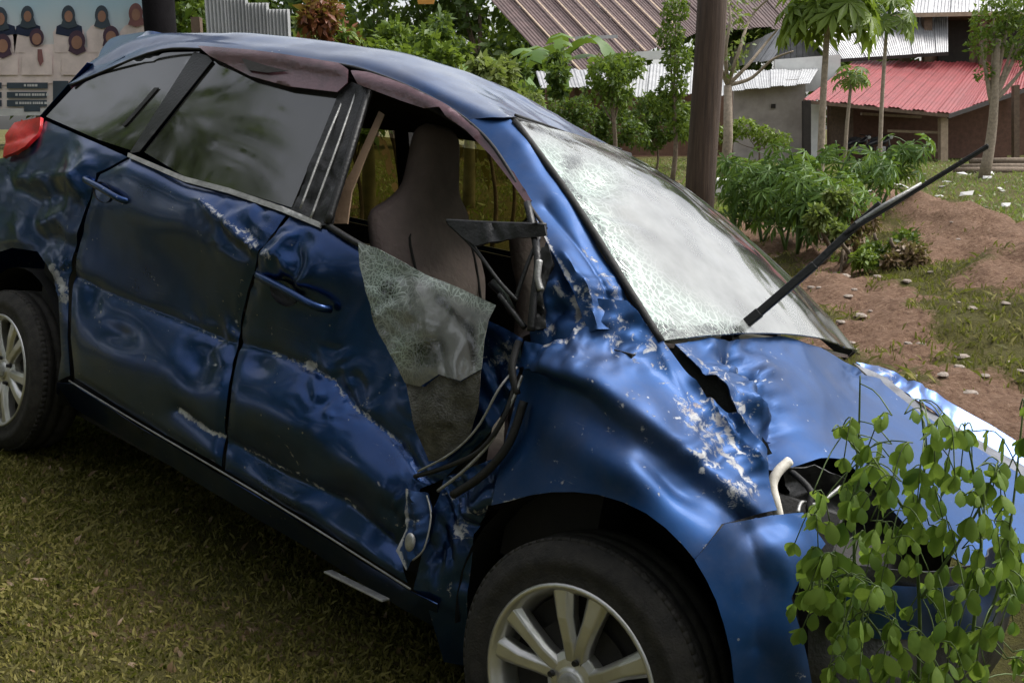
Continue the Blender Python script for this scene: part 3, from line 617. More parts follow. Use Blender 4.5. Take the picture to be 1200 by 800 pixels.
roof = patch('roof', rows, 150, 60, 'paint_dusty', feats=[('wave', .006, 3, 51), ('crumple', 600, 125, 60, .006, 10, 52), ('fold', [(470, 80), (530, 104), (596, 138)], .003, 6)], wear=[('line', [(560, 112), (603, 140)], 4, .4)], flip=True)
hl = [[p + np.array([0, (0.03 if p[1] < -.3 else -.03 if p[1] > .3 else 0), -.035]) for p in r] for r in rows]
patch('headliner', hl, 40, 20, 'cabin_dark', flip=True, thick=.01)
pxtube('roof_gutter', [(84, 100, -.652), (112, 88, -.622)] + [(a, b + 1, c - .012) for a, b, c in gut[2:]] + [(575, 168, -.603), (600, 205, -.622), (622, 243, -.645), (640, 268, -.665)], .0045, 'black_rubber')
# rear spoiler
patch('rear_spoiler', [[P_(80, 99, -.62), P_(100, 91, -.60), P_(146, 66, -.56)], [P_(95, 88, -.55), P_(112, 74, -.52), P_(150, 55, -.45)], [P_(112, 72, -.40), P_(128, 60, -.35), P_(165, 42, -.30)], [P_(138, 51, -.15), P_(146, 43, -.10), P_(190, 39, -.10)],
      [P_(138, 51, -.15) + np.array([-.04, .5, -.02]), P_(146, 43, -.10) + np.array([-.04, .5, -.02]), P_(190, 39, -.10) + np.array([0, .5, -.02])], [P_(95, 88, -.55) + np.array([0, 1.1, 0]), P_(112, 74, -.52) + np.array([0, 1.04, 0]), P_(150, 55, -.45) + np.array([0, .9, 0])]], 24, 40, 'paint', flip=True, thick=.02)

# --- greenhouse
panel('quarter_window', [(85, 102), (112, 90), (152, 71), (182, 61), (233, 60), (160, 178), (112, 162), (53, 136)], green, 'tinted_glass', step=8, off=-.004, thick=.004)
panel('window_divider', [(181, 103), (186, 103), (152, 142), (146, 148), (143, 147)], green, 'black_rubber', step=5, off=.001, thick=.003)
panel('rear_pillar_trim', [(228, 61), (244, 66), (249, 72), (164, 178), (152, 180), (170, 152)], green, 'black_plastic', step=7, off=.002)
rw = panel('rear_window', [(250, 70), (300, 76), (396, 92), (398, 110), (372, 165), (340, 242), (272, 221), (217, 207), (167, 177)], green, 'tinted_glass', step=8, off=-.006, thick=.004, parent=rear_door)
panel('belt_moulding', [(152, 180), (218, 208), (270, 221.5), (334, 243.5), (377, 262), (376, 268), (333, 250), (270, 228), (217, 214), (151, 185)], green, 'silver_dirty', step=4, off=.007, thick=.008, parent=rear_door)
panel('rain_visor', [(236, 58), (300, 63), (400, 78), (412, 86), (410, 100), (398, 111), (340, 104), (296, 92), (268, 78), (250, 70)], green, 'visor_plum', step=5, off=.012, thick=.003, parent=rear_door, feats=[('ridge', [(240, 63), (330, 71), (405, 86)], .010, 8)])
panel('window_gap', [(288, 73), (322, 83), (342, 88), (318, 90), (296, 87)], green, 'cabin_dark', step=5, off=.019, thick=.001, parent=rear_door)
panel('centre_pillar', [(398, 106), (412, 96), (431, 104), (418, 150), (388, 262), (376, 265), (342, 246), (374, 165)], green, 'black_plastic', step=5, off=.0, feats=[('crumple', 375, 220, 50, .012, 20, 61), ('fold', [(412, 110), (362, 250)], -.010, 5)], thick=.01)
for a in ([(418, 106, -.600), (392, 180, -.700), (364, 256, -.778)], [(406, 108, -.606), (382, 165, -.694), (352, 244, -.778)]):
    pxtube('pillar_seal', a, .0035, 'silver_dirty')
panel('rain_visor', [(414, 86), (440, 88), (480, 104), (522, 124), (556, 148), (585, 182), (606, 208), (625, 238), (618, 240), (598, 212), (576, 184), (548, 156), (525, 140), (518, 130), (499, 130), (470, 120), (422, 102)], green, 'visor_plum', step=4.5, off=.010, thick=.003, parent=front_door, feats=[('ridge', [(418, 92), (480, 110), (530, 136), (560, 160)], .008, 7)])
# door frame round the front opening, mirror mount and the quarter-light frame
for nm, pts, r in (('window_frame', [(432, 108, -.600), (410, 180, -.70), (384, 262, -.775)], .011), ('window_frame', [(618, 238, -.650), (630, 300, -.70), (626, 345, -.725), (622, 388, -.735)], .010), ('window_frame', [(384, 264, -.772), (420, 286, -.772), (500, 330, -.757)], .009),
                   ('window_frame', [(524, 259, -.72), (580, 262, -.70), (640, 264, -.672)], .006), ('window_frame', [(526, 262, -.72), (555, 290, -.725), (585, 330, -.73), (606, 352, -.732)], .005), ('window_frame', [(604, 352, -.73), (618, 310, -.71), (632, 278, -.68)], .005), ('window_frame', [(585, 345, -.735), (615, 384, -.735)], .007)):
    pxtube(nm, pts, r, 'black_plastic', front_door)
panel('mirror_plate', [(522, 258), (580, 261), (638, 264), (640, 276), (600, 280), (556, 288), (540, 276)], Field([(522, 258, -.735), (638, 264, -.69), (640, 276, -.69), (556, 288, -.735)], .02), 'black_plastic', step=5, feats=[('crumple', 590, 270, 50, .012, 22, 63)], thick=.008, parent=front_door)
panel('mirror_plate', [(628, 300), (642, 285), (648, 310), (636, 345), (640, 384), (624, 388), (626, 340)], Field([(628, 300, -.705), (642, 285, -.685), (648, 310, -.69), (640, 384, -.72), (624, 388, -.73)], .02), 'black_plastic', step=4, feats=[('crumple', 635, 340, 50, .014, 25, 64)], thick=.008, parent=front_door)
pxtube('mirror_bracket', [(632, 305, -.715), (630, 325, -.722), (634, 340, -.722)], .008, 'silver_dirty', front_door)
# sheet of shattered door glass hanging out
shard = panel('broken_window', [(420, 284), (440, 290), (500, 322), (540, 338), (580, 357), (572, 374), (566, 400), (563, 432), (540, 446), (515, 438), (495, 452), (476, 448), (466, 428), (448, 400), (430, 350), (421, 312)],
   Field([(420, 284, -.79), (580, 357, -.775), (500, 322, -.80), (421, 330, -.81), (470, 432, -.815), (566, 420, -.79), (503, 538, -.80), (549, 512, -.79), (510, 430, -.825), (480, 360, -.825)], .02), 'broken_glass', step=5,
   feats=[('wave', .012, 7, 65), ('crumple', 455, 360, 50, .008, 20, 66)], wear=[('blob', 445, 330, 34, 1.0, 60), ('blob', 470, 410, 26, .9, 30), ('line', [(425, 290), (500, 326), (575, 360)], 9, .7), ('line', [(565, 380), (558, 470)], 6, .6), ('blob', 520, 460, 14, .5)], thick=.003, parent=front_door, clear=[('blob', 452, 338, 13, 1.0, 18), ('blob', 500, 415, 26, .7, 20), ('line', [(515, 350), (550, 385), (556, 425)], 7, .6)])
panel('torn_tint_film', [(470, 436), (476, 449), (495, 453), (515, 439), (540, 447), (563, 433), (562, 450), (560, 474), (549, 512), (520, 540), (503, 540), (490, 505)],
   Field([(470, 436, -.812), (563, 433, -.788), (503, 538, -.795), (549, 512, -.785), (515, 470, -.815)], .02), 'tint_film', step=5, feats=[('wave', .012, 9, 75), ('crumple', 520, 480, 50, .008, 14, 76)], thick=.002, parent=front_door)
# torn weatherstrips along the front edge of the door
for pts, r, mt in (([(612, 440, -.755), (600, 470, -.775), (576, 516, -.79), (545, 550, -.80), (513, 575, -.805)], .004, 'silver_dirty'), ([(604, 450, -.765), (590, 490, -.785), (562, 528, -.795), (520, 548, -.80), (486, 558, -.80)], .006, 'black_rubber'),
                   ([(614, 470, -.76), (596, 520, -.78), (566, 556, -.79), (530, 580, -.80)], .010, 'black_rubber'), ([(606, 430, -.75), (585, 455, -.79), (560, 500, -.80), (530, 530, -.805), (490, 552, -.805)], .003, 'silver_dirty'), ([(608, 400, -.74), (600, 430, -.765), (606, 462, -.765)], .009, 'black_rubber')):
    pxtube('weatherstrip', pts, r, mt, front_door)
panel('door_hinge', [(479, 572), (500, 578), (507, 600), (500, 640), (486, 655), (476, 668), (464, 645), (476, 616)], Field([(479, 572, -.815), (500, 578, -.81), (507, 600, -.81), (486, 655, -.84), (464, 645, -.84), (476, 616, -.825)], .02), 'paint_scuffed', step=3, feats=[('crumple', 485, 620, 60, .022, 18, 68), ('fold', [(488, 578), (492, 620), (482, 655)], .012, 5)], wear=[('line', [(479, 573), (477, 616), (465, 643), (474, 664)], 5, .8), ('blob', 488, 610, 14, .45)], parent=front_door)
pxtube('hinge_edge', [(500, 580, -.83), (505, 605, -.835), (497, 642, -.85), (484, 656, -.852)], .0022, 'silver_dirty', front_door)
o = MB().lathe([(0, -.004), (.018, -.006), (.026, 0), (.022, .008)], 18).build('hinge_pad', 'silver_dirty', front_door, True); o.location = tuple(PX(480, 635, -.858)); o.scale = (.6, .7, .9)
# door handles: cup and bar
def handle(parent, a, b, y):
    A, B = PX(a[0], a[1], y), PX(b[0], b[1], y); ax = (B - A) / np.linalg.norm(B - A); L = np.linalg.norm(B - A)
    mid = (A + B) / 2; pts = [A + np.array([0, .02, 0]), A + ax * L * .08 + np.array([0, -.018, 0]), mid + np.array([0, -.028, .004]), B - ax * L * .08 + np.array([0, -.018, 0]), B + np.array([0, .02, 0])]
    h = MB().tube(catmull(pts, 16), [.011] * 16, 10).build('door_handle', 'paint', parent, True)
    attr(h.data, 'wear', np.full(len(h.data.vertices), .12))
    c = MB().lathe([(.055, -.004), (.050, .004), (.035, .012), (.0, .016)], 24).build('handle_cup', 'black_plastic', parent, True)
    c.location = tuple(mid + np.array([-.02, -.002, -.012])); c.scale = (1.1, 1, .6); c.rotation_euler = (0, .1, 0)
handle(rear_door, (102, 209), (150, 236), -.806)
handle(front_door, (303, 320), (381, 362), -.812)
# tail lamp
panel('tail_lamp', [(7, 186), (9, 160), (20, 146), (51, 139), (50, 150), (45, 160), (32, 174)], Field([(7, 186, -.775), (9, 160, -.735), (20, 146, -.70), (51, 139, -.72), (45, 160, -.745), (25, 164, -.765)], .02), 'red_lamp', step=3, off=.012, feats=[('fold', [(9, 168), (28, 163), (45, 156)], -.008, 4), ('fold', [(28, 163), (20, 182)], -.005, 3)], thick=.012)

# --- windshield with the raised wiper
nearE = [(603, 142, -.51), (655, 212, -.53), (694, 270, -.558), (726, 322, -.578), (775, 400, -.595)]
farE = [(737, 182, .50), (810, 226, .55), (874, 278, .58), (938, 338, .62), (1003, 412, .655)]
def ws_rows(inset=0.0):
    r = []
    for k in range(5):
        A, B = PX(*nearE[k]), PX(*farE[k]); nn = np.array([.55, 0, .83])
        r.append([A + (B - A) * t + nn * ((.012, .045, .055, .055, .05)[k] * math.sin(math.pi * t) + inset) for t in (0, .2, .4, .6, .8, 1)])
    return r
wsr = ws_rows()
ws = patch('windshield', wsr, 90, 80, 'windshield_glass', feats=[('wave', .005, 5, 71), ('crumple', 700, 260, 60, .006, 16, 72), ('dent', 690, 215, 30, 16, 20, -.02)],
   wear=[('line', [(640, 190), (690, 260), (730, 320), (770, 380)], 24, 1.0), ('blob', 690, 215, 34, .95, 24), ('line', [(690, 270), (760, 335), (850, 390)], 16, .75), ('line', [(850, 390), (800, 380), (760, 385)], 20, .6)], flip=True, thick=.005, clear=[('line', [(760, 186), (812, 224), (876, 276), (940, 336), (1000, 400)], 26, 1.0), ('line', [(770, 388), (860, 392)], 14, .7), ('blob', 668, 192, 18, .8, 14), ('line', [(664, 212), (700, 268), (735, 325)], 8, .6), ('line', [(620, 150), (700, 176), (750, 192)], 5, .6)])
# black ceramic border along the far and upper edge
pxtube('windshield_seal', [(603, 141, -.515), (640, 152, -.2), (668, 162, 0.0), (704, 172, .28), (738, 182, .5)], .010, 'black_rubber')
pxtube('windshield_seal', [(a, b, c - .012) for a, b, c in nearE[:]] , .009, 'black_rubber')
pxtube('roof_channel', [(604, 135, -.51), (640, 147, -.2), (668, 157, .0), (700, 167, .26), (728, 175, .46)], .004, 'black_rubber')
pxtube('far_pillar', [(a - 3, b + 3, c + .03) for a, b, c in farE], .016, 'black_plastic', n=10)
wp = [PX(*p) for p in ((858, 392, -.20), (890, 366, -.18), (954, 311, -.14), (1008, 260, -.10), (1032, 239, -.09))]
wiper = MB()
for a, b, wd, h in ((0, 1, .026, .016), (1, 2, .022, .014), (2, 3, .019, .012), (3, 4, .017, .014)): wiper.bar(wp[a], wp[b] + (wp[b] - wp[a]) * .02, wd, h, (0, 1, 0))
wiper = wiper.build('wiper_arm', 'black_plastic', car, bevel=.003)
MB().bar(PX(990, 274, -.115), PX(1158, 171, -.02), .008, .020, (0, 1, 0)).build('wiper_blade', 'black_rubber', wiper, bevel=.002)
MB().tube([PX(1003, 262, -.11), PX(1035, 242, -.095), PX(1080, 215, -.07)], [.005, .007, .004], 8).build('wiper_clip', 'silver_dirty', wiper, True)
MB().lathe([(0, -.02), (.016, -.02), (.018, .02), (0, .02)], 16, c=tuple(wp[0] + np.array([-.004, 0, -.012]))).build('wiper_pivot', 'black_plastic', wiper)
# cabin: dashboard, floor, far side, seats
patch('dashboard', [[(2.58, -.60, 1.00), (2.62, 0, 1.00), (2.62, .62, .97)], [(2.32, -.60, .97), (2.34, 0, .99), (2.34, .62, .97)], [(2.18, -.58, .90), (2.18, 0, .92), (2.18, .62, .90)], [(2.22, -.58, .55), (2.22, 0, .55), (2.22, .62, .55)]], 30, 24, 'seat_cloth', flip=True, thick=.01)
MB().box((1.2, 0, .30), (3.3, 1.36, .10)).box((2.52, 0, .55), (.05, 1.3, .7)).build('floor_pan', 'cabin_dark', car)
def mirror_far(name, pts, mat, th=.01):      # plain far-side sheet at mirrored lateral position
    return patch(name, pts, 24, 16, mat, thick=th)
zz = [(.26, .74), (.55, .82), (.85, .82), (1.06, .77)]
for nm, xa, xb in (('far_quarter_panel', -.52, .45), ('far_rear_door', .46, 1.30), ('far_front_door', 1.31, 2.28)):
    rows_f = [[(xa + (xb - xa) * t, y, z if not (nm == 'far_quarter_panel' and z < .5) else .66) for t in (0, .33, .66, 1)] for z, y in zz]
    patch(nm, rows_f, 24, 20, 'paint', flip=False)
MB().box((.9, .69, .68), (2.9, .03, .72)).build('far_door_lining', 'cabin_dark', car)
# far-side windows and pillars
for nm, x0, x1, u0, u1 in (('far_window', -.25, .42, .05, .42), ('far_window', .50, 1.30, .52, 1.30), ('far_window', 1.40, 2.30, 1.40, 1.80)):
    MB().add([(x0, .765, 1.05), (x1, .765, 1.05), (u1, .61, 1.46), (u0, .61, 1.46)], [(0, 1, 2, 3)]).build(nm, 'far_glass', car)
for (x0, x1, wd) in ((.46, .47, .09), (1.35, 1.35, .10), (-.35, -.02, .14)):
    MB().bar((x0, .76, 1.04), (x1, .60, 1.50), wd, .035, (0, 1, 0)).build('far_pillar', 'cabin_dark', car)
MB().bar((2.62, .63, .97), (1.76, .47, 1.46), .04, .04, (0, 1, 0)).build('far_pillar', 'cabin_dark', car)
# tailgate
tg = [[(-.14, y, 1.55 - .08 * abs(y)) for y in (-.56, -.3, 0, .3, .56)], [(-.40, y, 1.10) for y in (-.70, -.4, 0, .4, .70)], [(-.52, y, .80) for y in (-.76, -.4, 0, .4, .76)], [(-.55, y, .42) for y in (-.74, -.4, 0, .4, .74)]]
patch('tailgate', tg, 30, 40, 'paint', flip=True)
def sections(name, secs, mat, parent, n=20, p=2.6, nseg=26):
    """loft of rounded sections: (centre, half-width y, half-depth x)"""
    C = catmull([s[0] for s in secs], nseg); H = catmull([[s[1], s[2], 0] for s in secs], nseg)
    V = []
    for k in range(nseg):
        for j in range(n):
            a = 2 * math.pi * j / n; cx, sx = math.cos(a), math.sin(a)
            V.append(C[k] + np.array([H[k][1] * np.sign(cx) * abs(cx) ** (2 / p), H[k][0] * np.sign(sx) * abs(sx) ** (2 / p), 0]))
    Fc = [(k * n + j, k * n + (j + 1) % n, (k + 1) * n + (j + 1) % n, (k + 1) * n + j) for k in range(nseg - 1) for j in range(n)]
    Fc += [tuple(range(n))[::-1], tuple((nseg - 1) * n + j for j in range(n))]
    me = tri_mesh(name, V, Fc); return link(name, me, mat, parent, True)
def front_seat(yc, xo=0.0):
    s = empty('seat', (0, 0, 0), 0, car)
    a = lambda px, py: PX(px, py, -.36)
    base = PX(508, 350, -.36); sh = PX(500, 262, -.36); nk = PX(505, 222, -.36); hd = PX(512, 160, -.36); lo = base + np.array([.06, 0, -.42])
    d = np.array([xo, yc + .36, 0])
    MB().tube(catmull([lo + d + np.array([.06, -.13, 0]), base + d + np.array([.075, -.14, 0]), sh + d + np.array([.06, -.12, -.02]), sh + d + np.array([.06, .12, -.02]), base + d + np.array([.075, .14, 0])], 30), .004, 6).build('seat_seam', 'cabin_dark', s, True)
    sections('seat_back', [(lo + d, .23, .07), (base + d, .22, .07), ((base + sh) / 2 + d, .225, .07), (sh + d + np.array([0, -.02, 0]), .205, .065), (sh * .5 + nk * .5 + d, .16, .06), (nk + d, .108, .055), ((nk + hd) / 2 + d, .090, .055), (hd + d, .080, .045), (hd + d + np.array([0, 0, .03]), .05, .02)], 'seat_cloth', s)
    MB().box(lo + d + np.array([.25, 0, .02]), (.5, .48, .14)).build('seat_cushion', 'seat_cloth', s, bevel=.05)
front_seat(-.36); front_seat(.36, -.05)
MB().box((.45, 0, .72), (.18, 1.2, .5)).box((.65, 0, .48), (.5, 1.2, .14)).build('rear_bench', 'cabin_dark', car, bevel=.05)
panel('seat_belt', [(444, 130), (450, 134), (430, 180), (412, 225), (407, 262), (384, 262), (396, 225), (412, 200)], Field([(444, 130, -.57), (430, 180, -.64), (412, 225, -.69), (384, 262, -.72), (407, 262, -.72)], .02), 'belt_tan', step=5, thick=.004)
MB().tube([PX(575, 330, -.45), PX(590, 345, -.42), PX(600, 365, -.44)], .012, 8).build('steering_rim', 'black_plastic', car, True)

# --- wheels
R_T, R_R = .305, .205
def wheel(x, y, z, sgn, steer=0.0, rot=0.0):
    w_ = empty('wheel', (x, y, z), 0, car); w_.rotation_euler = (0, rot, steer)
    q = -sgn                                           # outer face towards -y for the near side (sgn=+1)
    pr = [(.200, .005), (.212, -.002), (.222, -.004), (.232, .000), (.245, -.006), (.258, -.0075), (.268, -.006), (.272, -.002), (.285, .004), (.295, .014), (.301, .024), (.305, .036),
          (.305, .058), (.297, .060), (.297, .068), (.305, .070), (.306, .100), (.298, .102), (.298, .110), (.306, .112), (.305, .150), (.298, .168), (.26, .185), (.2, .18)]
    t = MB().lathe([(r, -q * (h - 0.0) * -1 if False else (h if sgn > 0 else -h)) for r, h in pr], 72)
    # shoulder blocks
    for k in range(84):
        a = 2 * math.pi * k / 84; c = np.array([math.cos(a), 0, math.sin(a)]); e = np.array([-math.sin(a), 0, math.cos(a)]); yv = np.array([0, 1.0 if sgn > 0 else -1.0, 0])
        t.box(c * .2985 + yv * .030, (.012, .020, .024), np.stack([c, yv, e], 1))
    t.build('tyre', 'tyre', w_, True)
    s_ = 1 if sgn > 0 else -1
    rim = MB().lathe([(.212, .006 * s_), (.2145, -.004 * s_), (.208, -.0075 * s_), (.202, -.003 * s_), (.192, .012 * s_), (.184, .032 * s_), (.180, .12 * s_)], 64)
    rim.build('rim', 'silver', w_, True)
    MB().lathe([(.0, .060 * s_), (.178, .060 * s_)], 40).lathe([(.13, .045 * s_), (.055, .045 * s_)], 40).build('brake_disc', 'cabin_dark', w_)
    sp_ = MB()
    for k in range(5):
        for dlt in (-.17, .17):
            a0 = 2 * math.pi * k / 5 + dlt * .9; a1 = 2 * math.pi * k / 5 + dlt * 1.35
            V = []
            for r, a, hw, yo in ((.045, a0, .020, .014), (.09, a0 * .5 + a1 * .5, .0195, .006), (.14, a1, .0215, .002), (.199, a1, .029, .004)):
                c = np.array([math.cos(a), 0, math.sin(a)]); e = np.array([-math.sin(a), 0, math.cos(a)]); yv = np.array([0, s_, 0])
                V += [c * r - e * hw + yv * (yo + .012), c * r - e * hw * .55 + yv * yo, c * r + e * hw * .55 + yv * yo, c * r + e * hw + yv * (yo + .012), c * r + e * hw * .8 + yv * (yo + .04), c * r - e * hw * .8 + yv * (yo + .04)]
            n6 = 6; sp_.add(V, [(i * n6 + j, i * n6 + (j + 1) % n6, (i + 1) * n6 + (j + 1) % n6, (i + 1) * n6 + j) for i in range(3) for j in range(n6)])
    sp_.lathe([(.0, .006 * s_), (.030, .006 * s_), (.034, .012 * s_), (.052, .014 * s_), (.068, .022 * s_), (.072, .05 * s_)], 40)
    sp_.build('spokes', 'silver', w_, False, bevel=.003)
    MB().lathe([(.0, .001 * s_), (.020, .002 * s_), (.026, .004 * s_), (.027, .010 * s_)], 28).build('centre_cap', 'silver_dirty', w_, True)
    for k in range(4):
        a = math.pi / 4 + k * math.pi / 2; c = (.050 * math.cos(a), 0, .050 * math.sin(a))
        MB().lathe([(.0, .004 * s_), (.006, .003 * s_), (.0075, .014 * s_), (.012, .0135 * s_), (.0125, .016 * s_)], 12, c=c).build('lug_nut', 'black_plastic', w_)
    return w_
wheel(2.660, -.825, .284, +1, .0, .838)
wheel(-.01, -.825, .302, +1, .0, .2)
wheel(2.652, .80, .302, -1); wheel(0, .80, .302, -1)
# wheel housings
for xc, x0, x1 in ((2.655, 2.30, 3.02), (-.01, -.38, .39)):
    for sg in (-1, 1):
        V = []; nn_ = 20
        for k in range(nn_ + 1):
            a = math.pi * 1.15 * k / nn_ - .075 * math.pi
            for yy in (.775, .45): V.append((xc + .365 * math.cos(a), sg * yy, .34 + .355 * math.sin(a)))
        MB().add(V, [(2 * k, 2 * k + 1, 2 * k + 3, 2 * k + 2) for k in range(nn_)]).box((xc, sg * .44, .45), (.72, .02, .55)).build('wheel_housing', 'black_rubber', car, True)
# inner dark structure that closes the gaps behind the outer sheets
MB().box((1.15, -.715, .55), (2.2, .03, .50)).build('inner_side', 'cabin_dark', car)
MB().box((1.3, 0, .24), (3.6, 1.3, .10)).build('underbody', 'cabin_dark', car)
MB().box((2.45, -.62, .70), (.25, .12, .55)).build('inner_pillar', 'cabin_dark', car)
pl = [car2w(PX(383, 668, -.72)), car2w(PX(453, 703, -.74))]
MB().bar(PX(384, 669, -.80), PX(452, 703, -.82), .006, .026, (0, 1, 0)).build('loose_trim', 'silver_dirty', car, bevel=.002)

# ------------------------------------------------------------------ vegetation helpers
leafmat('leaf_shrub', (0.045, 0.095, 0.016), (0.22, 0.30, 0.05))
leafmat('leaf_dark', (0.026, 0.058, 0.014), (0.105, 0.165, 0.036))
leafmat('leaf_banana', (0.045, 0.11, 0.018), (0.15, 0.25, 0.05), 0.3)
leafmat('leaf_cassava', (0.050, 0.12, 0.024), (0.16, 0.27, 0.055), 0.3)
leafmat('leaf_sapling', (0.075, 0.165, 0.028), (0.30, 0.42, 0.085), 0.45, 0.4)
leafmat('leaf_dry', (0.11, 0.065, 0.035), (0.28, 0.19, 0.11), 0.2)
leafmat('leaf_red', (0.12, 0.03, 0.02), (0.25, 0.09, 0.04), 0.25)
leafmat('leaf_pale', (0.10, 0.15, 0.04), (0.26, 0.30, 0.10), 0.35)
leafmat('grass_blade', (0.045, 0.045, 0.014), (0.27, 0.235, 0.065), 0.3, 0.6)
simple('bark', (0.16, 0.12, 0.085), 0.9, var=0.4, scale=14, bump=0.6)
simple('bark_pale', (0.32, 0.26, 0.20), 0.9, var=0.35, scale=14, bump=0.5)
simple('stem_green', (0.09, 0.16, 0.04), 0.5, var=0.25)
simple('banana_stem', (0.17, 0.15, 0.07), 0.7, var=0.45, scale=6)
def inst(template, fc, M):
    """template (v,3), fc (f,k), M (n,3,4) -> merged arrays"""
    n = len(M); V = np.einsum('nij,vj->nvi', M[:, :, :3], template) + M[:, None, :, 3]
    Fc = fc[None] + (np.arange(n) * len(template))[:, None, None]
    return V.reshape(-1, 3), Fc.reshape(-1, fc.shape[1])
def rand_frames(n, droop=0.3, r=rng):
    """leaf frames: x along the leaf, z normal"""
    x = r.normal(size=(n, 3)); x[:, 2] -= droop; x /= np.linalg.norm(x, axis=1)[:, None]
    z = r.normal(size=(n, 3)) * 0.8; z[:, 2] += 1.0; z -= x * (z * x).sum(1)[:, None]; z /= np.linalg.norm(z, axis=1)[:, None]
    y = np.cross(z, x); return np.stack([x, y, z], 2)
LEAF_V = np.array([(0, 0, 0), (.45, .24, .05), (1, 0, -.06), (.45, -.24, .05)]); LEAF_F = np.array([(0, 2, 1), (0, 3, 2)])
def star_template(lobes, wd):
    V = [(0, 0, 0)]; Fc = []
    for k in range(lobes):
        a = math.pi * 1.55 * (k / (lobes - 1) - .5); L = 1 - .25 * abs(k / (lobes - 1) - .5) * 2; c, s = math.cos(a), math.sin(a); b = len(V)
        V += [(c * L * .6 - s * wd, s * L * .6 + c * wd, -.05), (c * L, s * L, -.30), (c * L * .6 + s * wd, s * L * .6 - c * wd, -.05)]
        Fc += [(0, b + 2, b + 1), (0, b + 1, b)]
    return np.array(V), np.array(Fc)
CASS_V, CASS_F = star_template(7, .10)
PAPA_V, PAPA_F = star_template(9, .13)
def cloud_pts(blobs, n, r=rng, shell=0.5):
    b = np.array(blobs, float); v = b[:, 3] ** 2.2; k = r.choice(len(b), n, p=v / v.sum())
    d = r.normal(size=(n, 3)); d /= np.linalg.norm(d, axis=1)[:, None]; q = r.uniform(0, 1, n) ** (1 / 3.0); q = q * (1 - shell) + shell * r.uniform(.75, 1.08, n)
    return b[k, :3] + d * (b[k, 3] * q)[:, None] * np.array([1, 1, .85])
def leaf_cloud(name, blobs, n, size, mat, parent, tmpl=(LEAF_V, LEAF_F), droop=0.4, origin=(0, 0, 0)):
    P = cloud_pts(blobs, n) - np.array(origin); s = size * rng.uniform(.6, 1.3, n)
    R = rand_frames(n, droop) * s[:, None, None]; M = np.concatenate([R, P[:, :, None]], 2)
    V, Fc = inst(tmpl[0], tmpl[1], M); me = fast_mesh(name, V, Fc); return link(name, me, mat, parent)
def gz(x, y): return float(height(np.array([x]), np.array([y]))[0])
def onground(px, Y):
    x = at(px, 146, Y)[0]; return np.array([x, Y, gz(x, Y)])
def tree(name, label, px, Y, blobs_px, n, leaf, mat, trunk=.09, bark='bark', cat='tree', group=None, tmpl=(LEAF_V, LEAF_F), lean=0.0, droop=.4, limbs=4, forkz=None):
    """blobs_px: crown clumps as (px, py, radius in px, depth offset)"""
    b0 = onground(px, Y); t = empty(name, b0)
    bl = []
    for (bx, by, br, dy) in blobs_px:
        p = at(bx, by, Y + dy); bl.append((p[0], p[1], p[2], br * Y / F_PX))
    c = np.array(bl)[:, :3].mean(0); m = MB(); top = np.array([b0[0] + lean, Y, max(c[2] - .1, b0[2] + .3)]) - b0
    fk = top * .6 if forkz is None else top * forkz
    k = np.linspace(0, 1, 8)[:, None]; path = top * k + np.c_[.06 * np.sin(k * 5), .04 * np.cos(k * 4) - .04, 0 * k]
    m.tube(path, np.linspace(trunk, trunk * .45, 8), 8)
    for q in range(min(limbs, len(bl))):
        e = np.array(bl[q][:3]) - b0; mid = (fk + e) / 2 + np.array([0, 0, -.08])
        m.tube(catmull([fk, mid, e], 7), np.linspace(trunk * .5, trunk * .12, 7), 6)
    m.build('trunk', bark, t, True)
    leaf_cloud('crown', bl, n, leaf, mat, t, tmpl, droop, b0)
    tag(t, label, cat, group); return t

# ------------------------------------------------------------------ buildings and fences behind
simple('zinc', (0.36, 0.36, 0.37), 0.45, metal=0.3, var=0.25, scale=3)
simple('zinc_pale', (0.42, 0.425, 0.43), 0.5, var=0.18, scale=3)
simple('rust_roof', (0.10, 0.062, 0.058), 0.7, var=0.35, scale=2.0)
simple('red_roof', (0.26, 0.036, 0.040), 0.5, var=0.22, scale=1.5)
simple('pink_roof', (0.55, 0.22, 0.22), 0.6, var=0.2, scale=2)
simple('render_grey', (0.38, 0.34, 0.31), 0.9, var=0.25, scale=1.6, bump=0.4)
simple('board_grey', (0.20, 0.20, 0.21), 0.85, var=0.3, scale=4)
simple('brick_brown', (0.16, 0.085, 0.06), 0.9, var=0.3, scale=5)
simple('timber', (0.14, 0.095, 0.065), 0.85, var=0.35, scale=8)
simple('timber_pale', (0.38, 0.29, 0.21), 0.85, var=0.25, scale=8)
simple('white_paint', (0.72, 0.72, 0.70), 0.6, var=0.1, scale=4)
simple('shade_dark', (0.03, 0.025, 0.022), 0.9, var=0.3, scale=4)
simple('orange_sheet', (0.55, 0.25, 0.04), 0.6, var=0.2)
simple('pole_dark', (0.008, 0.007, 0.008), 0.9, var=0.3, spec=0.1)
